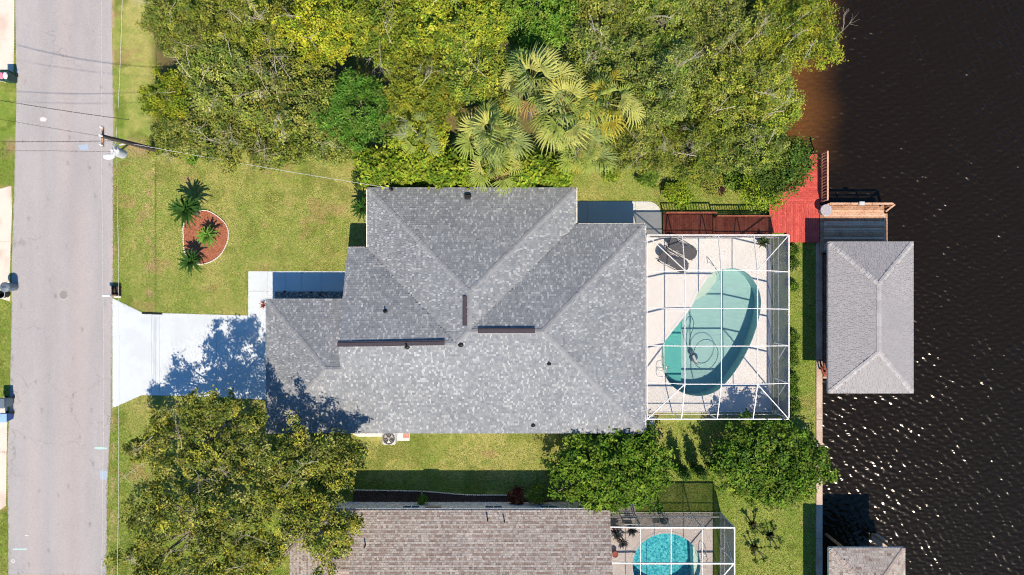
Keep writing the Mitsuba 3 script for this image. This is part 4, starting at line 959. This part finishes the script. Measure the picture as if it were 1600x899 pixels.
# cabbage palms: each fan frond a part
def fan(rng, petiole=1.0, R=.92, nseg=15, droop=.38):
    V, F, n = [], [], 0
    pet = tube(spline([(0, 0, 0), (petiole * .5, 0, .08), (petiole, 0, .02)], 3), np.linspace(.02, .011, 7), 4); V.append(np.array(pet.vertices)); F.append(np.array(pet.faces)); n = len(V[0])
    for k in range(nseg):
        a = math.radians(-95 + 190 * (k + .5) / nseg + rng.normal() * 2); r = R * (1 - .22 * abs(a) / 2) * rng.uniform(.9, 1.08)
        d = np.array([math.cos(a), math.sin(a), 0]); s = np.array([-d[1], d[0], 0]); o = np.array([petiole, 0, .02])
        w = R * .042
        p1 = o + d * r * .45 + [0, 0, .05]; p2 = o + d * r * .75 + [0, 0, -.02]; p3 = o + d * r + [0, 0, -droop * r * rng.uniform(.6, 1.4)]
        v = [o, p1 + s * w + [0, 0, .02], p1 - s * w + [0, 0, .02], p1 - [0, 0, .015], p2 + s * w * .8, p2 - s * w * .8, p3]
        V.append(np.array(v)); F.append(np.array([[0, 3, 1], [0, 2, 3], [1, 3, 4], [3, 5, 4], [3, 2, 5], [4, 5, 6]]) + n); n += 7
    return mk(np.vstack(V), np.vstack(F))
fr = np.random.default_rng(77)
FANC = {'green': (.33, .42, .10), 'pale': (.50, .53, .16), 'blue': (.29, .37, .14), 'yellow': (.52, .46, .07), 'dead': (.42, .29, .12)}
for k_, c_ in FANC.items(): M('fan_' + k_, {'type': 'principledthin', 'base_color': rgb(*c_), 'roughness': .38, 'diff_trans': .4, 'eta': 1.45})
fans = {k_: [mikit.ply(fan(fr, 1.0 + .12 * q, .88 + .06 * q, 13 + 2 * q, .2 + .18 * q), 'fan_' + k_) for q in range(3)] for k_ in FANC}
def palm(label, px, py, z, scale, mix_, n, seed):
    k = thing('cabbage_palm', label, 'palm tree', 'cabbage palms in the woods'); rng = np.random.default_rng(seed); c = P(px, py, z)
    obj('trunk', tube([(c[0] + .1, c[1] - .1, -.1), (c[0] + .05, c[1], z * .5), (c[0], c[1], z)], [.2, .17, .16], 10), 'bark', k, smooth=True)
    names = list(mix_); pw = np.array([mix_[q] for q in names], float); pw /= pw.sum()
    for i in range(n):
        t = i / n; el = 72 - 96 * t + rng.normal() * 13; az = i * 137.5 + rng.normal() * 24
        col = names[rng.choice(len(names), p=pw)] if t < .8 else rng.choice(['yellow', 'dead', 'pale', 'green'], p=[.08, .37, .3, .25])
        s = scale * rng.uniform(.72, 1.2)
        W = T().translate([c[0], c[1], z + .05 - .25 * t]).rotate([0, 0, 1], az).rotate([0, 1, 0], -el).rotate([1, 0, 0], rng.normal() * 28).scale(s)
        obj('frond', fans[col][rng.integers(3)], None, k, to_world=W)
palm('tall cabbage palm, topmost of the palms', 832, 125, 8.2, 1.18, {'pale': 3, 'green': 2, 'blue': 1}, 27, 1)
palm('cabbage palm with yellowing fronds, in the centre of the palm group', 880, 170, 7.6, 1.1, {'pale': 2, 'green': 2, 'yellow': .8}, 23, 2)
palm('cabbage palm with the yellowest fronds, at the right of the group', 948, 160, 7.2, 1.1, {'pale': 2, 'yellow': 1.6, 'green': 1.5}, 22, 3)
palm('greyish green cabbage palm at the lower left of the group', 772, 212, 6.8, 1.15, {'blue': 3, 'green': 2, 'pale': 1}, 27, 4)
palm('blue-green cabbage palm at the lower right of the group, above the patio', 905, 230, 6.0, 1.05, {'blue': 3, 'green': 2}, 25, 5)
palm('cabbage palm drooping over the north eave of the house', 775, 250, 4.6, .92, {'pale': 3, 'yellow': .5, 'green': 2}, 22, 6)
palm('small cabbage palm beside the hedge, left of the palm group', 655, 208, 5.6, .75, {'blue': 2, 'green': 2}, 14, 7)

# sago palms: every feather frond a part
def feather(rng, L=1.15, n=40, lw=.15):
    s = np.linspace(0, 1, n); curve = np.stack([L * s * (1 - .10 * s ** 2), 0 * s, .38 * L * np.sin(s * 1.9) - .30 * L * s ** 2], -1)
    V, F, k = [], [], 0
    m = tube(curve[::4], np.linspace(.012, .004, len(curve[::4])), 4); V.append(np.array(m.vertices)); F.append(np.array(m.faces)); k = len(V[0])
    for i in range(3, n):
        ll = lw * (math.sin(min(1, s[i] * 1.15 + .12) * 2.9) ** .6 if s[i] < .95 else .45)
        for sd in (1, -1):
            p = curve[i]; d = np.array([.55, sd * 1.0, .25]); d /= np.linalg.norm(d); e = p + d * ll * rng.uniform(.9, 1.1); w = np.array([.028, 0, 0])
            V.append(np.array([p - w, p + w, e + [0, 0, -.01]])); F.append(np.array([[0, 1, 2]]) + k); k += 3
    return mk(np.vstack(V), np.vstack(F))
M('sago_dark', {'type': 'principledthin', 'base_color': rgb(.05, .13, .03), 'roughness': .35, 'diff_trans': .3, 'eta': 1.5})
M('sago_light', {'type': 'principledthin', 'base_color': rgb(.20, .38, .07), 'roughness': .35, 'diff_trans': .4, 'eta': 1.5})
fer = {k_: [mikit.ply(feather(fr), k_) for _ in range(2)] for k_ in ('sago_dark', 'sago_light')}
def sago(label, px, py, z, scale, n, mat, seed, lo=-8):
    k = thing('sago_palm', label, 'sago palm'); rng = np.random.default_rng(seed); c = P(px, py, z)
    obj('trunk', tube([(c[0], c[1], -.05), (c[0], c[1], z * .6), (c[0], c[1], z)], [.15, .16, .12], 10), 'bark', k, smooth=True)
    for i in range(n):
        t = i / n; el = 62 - (62 - lo) * t + rng.normal() * 4; az = i * 137.5 + rng.normal() * 6
        W = T().translate([c[0], c[1], z]).rotate([0, 0, 1], az).rotate([0, 1, 0], -el).scale(scale * rng.uniform(.88, 1.1))
        obj('frond', fer[mat][rng.integers(2)], None, k, to_world=W)
sago('tall dark sago palm at the top of the mulch bed', 295, 330, 1.35, 1.12, 38, 'sago_dark', 1)
sago('bright green sago palm in the middle of the mulch bed', 327, 370, .55, 0.78, 34, 'sago_light', 2)
sago('small dark sago palm at the bottom of the mulch bed', 302, 409, .8, .88, 34, 'sago_dark', 3)
sago('dark sago palm against the north-west wall of the house', 568, 326, .9, .85, 34, 'sago_dark', 4)
# flower bed
fbp = Polygon(spline(XY([(288, 350), (300, 336), (322, 329), (340, 338), (354, 352), (357.5, 366), (353, 385), (343, 400), (325, 411), (305, 412), (292, 400), (287.5, 385), (287, 368)]), 4, True)[:-1])
obj('flower_bed', sheet(fbp, .012), 'red_mulch', kind='structure', label='kidney-shaped bed of red mulch on the front lawn')
def edging(line, name, parent, step=.13, seed=1):
    r = np.random.default_rng(seed); ls = LineString(line); out = []
    for d in np.arange(0, ls.length, step):
        p = ls.interpolate(d); q = ls.interpolate(min(d + .05, ls.length)); a = math.atan2(q.y - p.y, q.x - p.x)
        m = rbox(step * .95, .075, .09 * r.uniform(.8, 1.2), .03); out.append(at(m, p.x, p.y, 0, a + r.normal() * .1))
    return cat(out)
ring = list(fbp.exterior.coords)
single('bed_edging', edging(ring, '', None), 'edging_white', 'scalloped white edging around the mulch bed', 'garden edging', smooth=40)
single('bed_edging', edging(spline(XY([(556, 765.5), (620, 766.5), (680, 769), (720, 772.5), (775, 773.5), (830, 776)]), 6), '', None, seed=2), 'edging_white', 'thin pale edging along the shaded bed of the neighbour house', 'garden edging', smooth=40)
# bromeliad by the garage, plants on the neighbour deck
def rosette(name, label, px, py, z, n, L, w, mat, seed, zbase=0.0, stem=None, cat_='plant'):
    rng = np.random.default_rng(seed); c = P(px, py, z); k = thing(name, label, cat_); out = []
    for i in range(n):
        az = i * 2.4 + rng.normal() * .2; el = math.radians(70 - 65 * i / n + rng.normal() * 6); l = L * rng.uniform(.8, 1.15)
        d = np.array([math.cos(az) * math.cos(el), math.sin(az) * math.cos(el), math.sin(el)]); s = np.array([-math.sin(az), math.cos(az), 0]) * w / 2
        a = c; b = c + d * l * .5; e = c + d * l - [0, 0, .18 * l]
        v = np.array([a - s * .6, a + s * .6, b + s, b - s, e]); out.append(mk(v, [[0, 1, 2], [0, 2, 3], [3, 2, 4]]))
    obj('leaves', cat(out), mat, k)
    if stem or z > .15: obj('stem', tube([(c[0], c[1], zbase), (c[0], c[1], z)], [.04, .03], 6), 'bark', k)
    return k
M('bromeliad_leaf', two({'type': 'diffuse', 'reflectance': rgb(.30, .06, .035)})); M('dark_leaf', two({'type': 'principled', 'base_color': rgb(.055, .06, .06), 'roughness': .4})); M('yucca_leaf', two({'type': 'principled', 'base_color': rgb(.04, .07, .03), 'roughness': .4}))
rosette('bromeliad', 'spiky red bromeliad at the garage corner', 412, 477, .12, 16, .34, .06, 'bromeliad_leaf', 1)
for i, (px, py) in enumerate([(444.5, 456), (486, 457.5), (500, 460.5)]):
    k = thing('path_light', ['small black globe path light nearest the garage corner, in the pebbles', 'small black globe path light, middle of three in the pebbles', 'small black globe path light nearest the front door, in the pebbles'][i], 'path light', 'globe lights in the pebble strip'); q = P(px, py, .3)
    obj('globe', at(trimesh.creation.icosphere(2, .085), q[0], q[1], .33), 'black_globe', k, smooth=True); obj('stake', tube([(q[0], q[1], 0), (q[0], q[1], .3)], .02, 6), 'black_globe', k)
pot_lathe = lambda r, h: lathe([(r * .65, 0), (r, h), (r * 1.08, h), (r * .95, h - .03), (0, h - .05)], 18)
def potted(label, px, py, r, n, L, seed, mat='dark_leaf', pot='terracotta'):
    k = rosette('potted_plant', label, px, py, .75, n, L, .13, mat, seed, zbase=.4); q = P(px, py, .75)
    obj('pot', at(pot_lathe(r, .42), q[0], q[1], .09), pot, k, smooth=30)
potted('dark broad-leaved potted plant left of the other on the neighbour deck', 963, 834, .2, 26, .62, 5); potted('dark spiky potted plant right of the other on the neighbour deck', 987, 828, .2, 26, .6, 6); potted('dark potted plant nearest the round pool on the neighbour deck', 972, 848, .2, 22, .55, 7)
q = P(961, 866, .4); single('flower_pot', at(pot_lathe(.19, .4), q[0], q[1], .09), 'terracotta', 'empty round dark red pot beside the neighbour wall', 'flower pot', smooth=30)
potted('leafy potted plant in the north-east corner of the large enclosure', 1193, 378, .2, 26, .6, 8, 'yucca_leaf'); 
# yard plants on the neighbour lawn
for i, (px, py, lab) in enumerate([(1176, 820, 'branching plumeria on the neighbour lawn, topmost of three'), (1178, 856, 'branching plumeria on the neighbour lawn, lowest of three'), (1203, 838, 'branching plumeria on the neighbour lawn, rightmost of three')]):
    rng = np.random.default_rng(500 + i); k = thing('plumeria', lab, 'plant'); b = P(px, py, 0); out = []; tips = []
    for j in range(6):
        a = j * 1.05 + rng.normal() * .3; e = b + [math.cos(a) * .42, math.sin(a) * .42, rng.uniform(.7, 1.15)]
        out.append(tube([b, (b + e) / 2 + [0, 0, -.05], e], [.05, .035, .025], 6)); tips.append(e)
    obj('branches', cat(out), 'bark', k, smooth=True)
    cl = [(t, (.16, .16, .1)) for t in tips]; m, col, _ = crown_mesh(cl, 160, .2, .06, DRK, rng, per=12, sig=.05); obj('leaves', m, 'leaf', k, color=col)
    obj('mulch_ring', at(lathe([(0, .03), (.2, .02), (.3, 0)], 14), b[0], b[1]), 'raw_board_0', k, smooth=True)

# ------------------------------------------------------------------ AC unit, slab, bricks
pad = Polygon([G(562, 655), G(628, 655), G(628, 672), G(600, 676), G(600, 682), G(562, 670)])
obj('side_slab', bevel(Polygon([G(545, 655), G(640, 655), G(640, 689), G(598, 689), G(598, 682.5), G(560, 682.5), G(545, 676)]), -.1, .05), 'deck_paint', kind='structure', label='white concrete slab under the air conditioner')
ac = thing('air_conditioner', 'pale grey air conditioning unit with a round fan grille beside the south wall', 'air conditioner')
q = P(607.5, 685, .8)
obj('case', at(rbox(.92, .92, .76, .14), q[0], q[1], .05), 'zinc', ac, smooth=40)
obj('fan_well', at(lathe([(.40, .825), (.36, .822), (.34, .815), (0, .812)], 36), q[0], q[1]), 'vent_black', ac, smooth=30)
for k in range(3):
    a = math.radians(-90 + 120 * k); pts = [(0.06 * math.cos(a + 1), .06 * math.sin(a + 1))] + [(.31 * math.cos(a + t), .31 * math.sin(a + t)) for t in np.linspace(-.42, .42, 7)] + [(.06 * math.cos(a - 1), .06 * math.sin(a - 1))]
    obj('fan_blade', at(prism(Polygon(pts).buffer(0), .822, .832), q[0], q[1]), 'white_metal' if k == 0 else 'arm_plastic', ac)
obj('grille', cat([at(trimesh.creation.torus(r, .007, 28, 6), q[0], q[1], .855) for r in (.1, .18, .26, .34, .405)] + [beam([q[0] - .4 * math.cos(a), q[1] - .4 * math.sin(a), .853], [q[0] + .4 * math.cos(a), q[1] + .4 * math.sin(a), .853], .01, .01) for a in (.3, 1.35, 2.4)]), 'arm_plastic', ac)
obj('hub', at(lathe([(0, .87), (.06, .865), (.07, .84)], 16), q[0], q[1]), 'arm_plastic', ac, smooth=30)
bp = thing('brick_stack', 'small stack of pink bricks on the slab beside the air conditioner', 'bricks')
for i in range(2):
    for j in range(3):
        c = P(634.5, 681, .1); obj('brick', box(c[0] - .2 + i * .2, c[0] - .01 + i * .2, c[1] - .16 + j * .11, c[1] - .06 + j * .11, .05, .14), 'brick_pink', bp)

# ------------------------------------------------------------------ grill on neighbour deck
gr = thing('kettle_grill', 'round black kettle grill near the neighbour screen wall', 'grill'); q = P(1037, 812, .7)
obj('bowl', at(lathe([(0, .55), (.2, .6), (.29, .75), (.29, .8)], 24), q[0], q[1]), 'bin_black', gr, smooth=True); obj('lid', at(lathe([(.295, .8), (.27, .93), (.16, 1.02), (0, 1.05)], 24), q[0], q[1]), 'bin_black', gr, smooth=True)
for k in range(3): a = k * 2.1 + .4; obj('leg', tube([(q[0] + .15 * math.cos(a), q[1] + .15 * math.sin(a), .62), (q[0] + .33 * math.cos(a), q[1] + .33 * math.sin(a), .09)], .015, 6), 'dark_metal', gr)
obj('shelf', box(q[0] - .75, q[0] - .3, q[1] - .2, q[1] + .15, .76, .79), 'bin_black', gr)

# ------------------------------------------------------------------ bins at the left edge
def bin_(label, px, py, z, mat, lid, w=.58, d=.66, h=1.0, rz=0, openbag=None):
    k = thing('wheelie_bin', label, 'wheelie bin'); q = P(px, py, z); c = math.cos
    s = [m3.Manifold.sphere(.04, 10).translate((a * (e / 2 - .04), b * (f / 2 - .04), zz)) for zz, e, f in ((.12, w * .8, d * .75), (h - .06, w, d)) for a in (-1, 1) for b in (-1, 1)]
    hm = m3.Manifold.batch_hull(s).to_mesh()
    obj('body', at(mk(hm.vert_properties[:, :3], hm.tri_verts), q[0], q[1], .0, rz), mat, k, smooth=40)
    if openbag:
        l = rbox(w, .05, d, .02); obj('lid', at(l, q[0], q[1] + d / 2 + .04, h * .35, rz), lid, k, smooth=40)
        for i, bgm in enumerate(openbag):
            m = trimesh.creation.icosphere(2, .2); m.vertices *= [.85, 1.1, .6]; m.vertices += .03 * np.sin(m.vertices * 31); obj('rubbish_bag', at(m, q[0] - .12 + .26 * i, q[1], h - .02), bgm, k, smooth=True)
    else:
        obj('lid', at(rbox(w * 1.08, d * 1.08, .10, .045), q[0], q[1], h - .03, rz), lid, k, smooth=40)
    for sd in (-1, 1):
        wl = trimesh.creation.cylinder(.11, .05, sections=18); wl.apply_transform(trimesh.transformations.rotation_matrix(math.pi / 2, [0, 1, 0])); obj('wheel', at(wl, q[0] + sd * w * .42, q[1] + d * .42, .11, 0), 'bin_black', k)
    obj('handle', tube([(q[0] - w * .4, q[1] + d * .55, h - .05), (q[0] + w * .4, q[1] + d * .55, h - .05)], .016, 6), 'bin_black', k)
bin_('green wheelie bin overflowing with pink and white bags at the upper left edge', 7, 119, .9, 'bin_green', 'bin_green', openbag=['pink_bag', 'white_bag'])
k = thing('wheelie_bin', 'rounded blue-grey bin at the left edge beside the cream driveway', 'bin'); q = P(8.5, 449, .9)
obj('body', at(lathe([(.2, .02), (.24, .05), (.3, .9)], 24), q[0], q[1]), 'bin_grey', k, smooth=40); obj('lid', at(lathe([(.33, .88), (.335, .94), (.29, 1.0), (.15, 1.05), (0, 1.07)], 24), q[0], q[1]), 'bin_grey', k, smooth=40)
obj('handle', tube([(q[0] - .15, q[1], 1.05), (q[0] - .1, q[1], 1.11), (q[0] + .1, q[1], 1.11), (q[0] + .15, q[1], 1.05)], .016, 6), 'bin_black', k)
k = thing('wheelie_bin', 'open round black bin at the left edge, next to the blue-grey one', 'bin'); q = P(1.5, 460, .6)
obj('body', at(lathe([(.2, .02), (.22, .05), (.27, .62), (.25, .62), (.19, .06), (0, .05)], 24), q[0], q[1]), 'bin_black', k, smooth=40); obj('rim', at(trimesh.creation.torus(.265, .02, 24, 8), q[0], q[1], .62), 'zinc', k, smooth=True)
bin_('blue recycling bin with light blue contents at the lower left edge', 5.5, 653, .7, 'bin_blue', 'light_blue', w=.5, d=.55, h=.75)
bin_('grey bin at the lower left edge above the blue one', 1.5, 630, .9, 'bin_grey', 'bin_grey', w=.6, d=.62, h=1.0)

# ------------------------------------------------------------------ mailbox by the driveway
mb = thing('mailbox', 'white mailbox on a post at the driveway mouth beside the street', 'mailbox'); q = P(168, 462, 1.1)
obj('post', box(q[0] + .02, q[0] + .12, q[1] - .05, q[1] + .05, 0, 1.0), 'raw_board_1', mb)
arch = Polygon([(-.09, 0), (.09, 0)] + [(.09 * math.cos(t), .1 + .09 * math.sin(t)) for t in np.linspace(0, math.pi, 10)])
m = trimesh.creation.extrude_polygon(arch, .5, engine='earcut'); m.apply_transform(trimesh.transformations.rotation_matrix(math.pi / 2, [1, 0, 0])); m.apply_transform(trimesh.transformations.rotation_matrix(math.pi / 2, [0, 0, 1]))
m.apply_translation((q[0] - .3 - m.bounds[0][0] - .0, q[1], 1.0)); m.apply_translation((-0.0, 0, 0)); obj('box', m, 'white_metal', mb)
pl = thing('planter_box', 'low dark planter with pale stones around the mailbox post', 'planter'); a, b = G(178, 447), G(190, 462)
obj('frame', cat([box(a[0], b[0], b[1], b[1] + .06, 0, .3), box(a[0], b[0], a[1] - .06, a[1], 0, .3), box(a[0], a[0] + .06, b[1] + .06, a[1] - .06, 0, .3), box(b[0] - .06, b[0], b[1] + .06, a[1] - .06, 0, .3)]), 'bin_black', pl)
obj('soil', box(a[0] + .06, b[0] - .06, b[1] + .06, a[1] - .06, 0, .12), 'black_mulch', pl)
for j in range(4): obj('stone', at(trimesh.creation.icosphere(1, .08), a[0] + .1 + j * .11, b[1] - .08, .04), 'edging_white', pl, smooth=True)
single('drain_pipe', tube([(*G(223, 489.5), .06), (*G(240, 490.3), .06), (*G(254, 490.8), .06)], .055, 8), 'cable_black', 'black drain pipe lying along the upper driveway edge', 'pipe', smooth=True)

# ------------------------------------------------------------------ utility pole and wires
up = thing('utility_pole', 'wooden utility pole leaning out of the picture at the corner of the woods', 'utility pole')
b0, t0 = P(277, 243, 0), P(160, 213, 8.6)
pole = lambda t: b0 + (t0 - b0) * t
obj('pole', tube([pole(0), pole(.5), pole(1)], [.165, .14, .105], 12), 'pole_wood', up, smooth=True)
obj('crossarm', beam(pole(.975) + [-.1, -.55, 0], pole(.975) + [-.1, .55, 0], .09, .11), 'raw_board_2', up)
for s in (-.48, .48): obj('insulator', at(lathe([(0, .22), (.05, .2), (.06, .12), (.035, .1), (.06, .05), (.04, 0)], 12), *(pole(.975) + [-.1, s, .05])), 'white_metal', up, smooth=30)
obj('top_insulator', at(lathe([(0, .3), (.06, .27), (.07, .16), (.04, .12), (.06, .05), (.04, 0)], 12), *(pole(1.0) + [0, 0, .0])), 'white_metal', up, smooth=30)
tc = P(192, 241, 5.8)
obj('transformer', at(lathe([(0, 0), (.26, .0), (.27, .05), (.27, .75), (.24, .82), (0, .85)], 24), *tc), 'zinc', up, smooth=30)
obj('bracket', beam(tc + [.1, .1, .5], pole(.68), .06, .08), 'dark_metal', up)
for s in (-.1, .1): obj('bushing', at(lathe([(.05, 0), (.06, .1), (.03, .14), (.05, .2), (0, .24)], 10), *(tc + [s, .05, .82])), 'white_metal', up, smooth=30)
la = P(170, 245, 6.6)
obj('lamp_arm', tube(spline([pole(.72), pole(.74) + [-.4, -.15, .3], la + [.2, .08, .1], la], 5), .03, 8), 'zinc', up, smooth=True)
lm = trimesh.creation.icosphere(2, 1.0); lm.vertices *= [.34, .17, .1]; obj('lamp_head', at(lm, *la), 'white_metal', up, smooth=True)
wl0 = P(181, 229, 6.4); obj('spacer', beam(pole(.70), wl0, .06, .06), 'white_metal', up)
def wire(label, pts, sag, mat, r):
    p, q = map(np.array, pts); t = np.linspace(0, 1, 28)[:, None]
    c = p + (q - p) * t; c[:, 2] -= (sag * 4 * t * (1 - t))[:, 0]
    return single('power_line', tube(c, r, 5), mat, label, 'power line')
wire('thin pale power line over the street, running down the picture from the pole top', [pole(.985) + [-.1, .1, .1], P(153, 1150, 8.2)], .35, 'cable_pale', .009)
wire('thin pale power line over the street edge, running up the picture from the pole top', [pole(.985) + [-.1, .2, .1], P(151, -250, 8.2)], .2, 'cable_pale', .008)
wire('pale power line over the grass verge, running up the picture from the pole', [wl0, P(192, -250, 6.8)], .3, 'cable_pale', .011)
wire('pale power line over the grass verge, running down the picture from the pole', [wl0 + [.05, 0, 0], P(178, 1150, 6.6)], .35, 'cable_pale', .012)
wire('dark sagging power line crossing the street, uppermost of four', [pole(.93) + [.9, 1.1, -.4], P(-90, 141, 7.4)], .5, 'cable_black', .017)
wire('dark thin power line crossing the street, second from the top', [pole(.97), P(-90, 170, 7.4)], .25, 'cable_black', .010)
wire('dark power line crossing the street, third from the top', [pole(.80), P(-90, 219, 6.8)], .3, 'cable_black', .016)
wire('dark thin power line crossing the street, lowest of four', [tc + [0, 0, .8], P(-90, 232, 6.4)], .2, 'cable_black', .010)
mast_top = on_roof(612, 297) + [0, 0, .9]
wire('twisted grey service cable from the pole over the lawn to the house mast', [pole(.66), mast_top], .5, 'zinc', .013)

# ------------------------------------------------------------------ grass blades over the lawns
def grass_mesh():
    r = np.random.default_rng(44)
    block = shapely.union_all([foot.buffer(.05), nfoot, road_poly.buffer(-.05), drive_poly.buffer(-.05), walk_poly.buffer(-.04), Polygon([G(430, 455), G(590, 455), G(590, 480), G(430, 480)]), patio, sbox(*G(985, 660), *G(1213, 368)), Polygon([G(945, 801), G(1130, 801), G(1130, 1150), G(945, 1150)]), fbp,
        sbox(G(1034, 0)[0], G(0, 372)[1], G(1206, 0)[0], G(0, 333)[1]), sbox(G(1200, 0)[0], G(0, 381)[1], G(1300, 0)[0], G(0, 200)[1]), sbox(G(1273, 0)[0], -25, 60, 25), sbox(G(-80, 0)[0], G(0, 130)[1], G(23, 0)[0], 30), sbox(G(-80, 0)[0], G(0, 470)[1], G(20, 0)[0], G(0, 292)[1]),
        sbox(G(-80, 0)[0], G(0, 797)[1], G(13, 0)[0], G(0, 620)[1]), sbox(G(550, 0)[0], G(0, 802)[1], G(905, 0)[0], G(0, 768)[1]), sbox(G(543, 0)[0], G(0, 690)[1], G(642, 0)[0], G(0, 650)[1]), sbox(G(440, 0)[0], G(0, 668)[1], G(566, 0)[0], G(0, 640)[1]), sbox(G(998, 0)[0], G(0, 666)[1], G(1024, 0)[0], G(0, 640)[1])])
    shapely.prepare(block)
    n = 620000; x = r.uniform(-35, 20.4, n); y = r.uniform(-20, 9.8, n)
    ok = ~shapely.contains_xy(block, x, y); x, y = x[ok], y[ok]; n = len(x)
    from meshkit import fbm as mf
    a = mf(np.stack([x * .5, y * .5, 0 * x], -1), 3, 2); b = mf(np.stack([x * 2.4, y * 2.4, 0 * x + 4], -1), 3, 5)
    t = np.clip((a * .5 + b * .5 - .33) / .33, 0, 1)[:, None]
    col = np.array([.21, .295, .06]) * (1 - t) + np.array([.41, .41, .14]) * t
    lush = (x > 10.5) | (y < -13) | (x < -25.6); col[lush] *= [.75, .88, .65]
    col *= r.uniform(.7, 1.35, (n, 1)); dry = r.random(n) < .10; col[dry] = [.46, .38, .18]
    hgt = r.uniform(.03, .075, n); az = r.random(n) * 6.283; lean = r.uniform(.02, .09, n); w = r.uniform(.012, .03, n)
    d = np.stack([np.cos(az), np.sin(az)], -1); s = np.stack([-d[:, 1], d[:, 0]], -1)
    base = np.stack([x, y], -1)
    v = np.stack([np.c_[base - s * w[:, None], np.full(n, .002)], np.c_[base + s * w[:, None], np.full(n, .002)], np.c_[base + d * lean[:, None], hgt]], 1).reshape(-1, 3)
    return mk(v, np.arange(n * 3).reshape(-1, 3)), np.repeat(col, 3, 0)
gm, gc = grass_mesh()
gk = obj('grass', gm, 'blades', color=gc, kind='stuff'); labels[gk] = {'label': 'short mown olive-green grass of the lawns', 'category': 'grass', 'kind': 'stuff'}
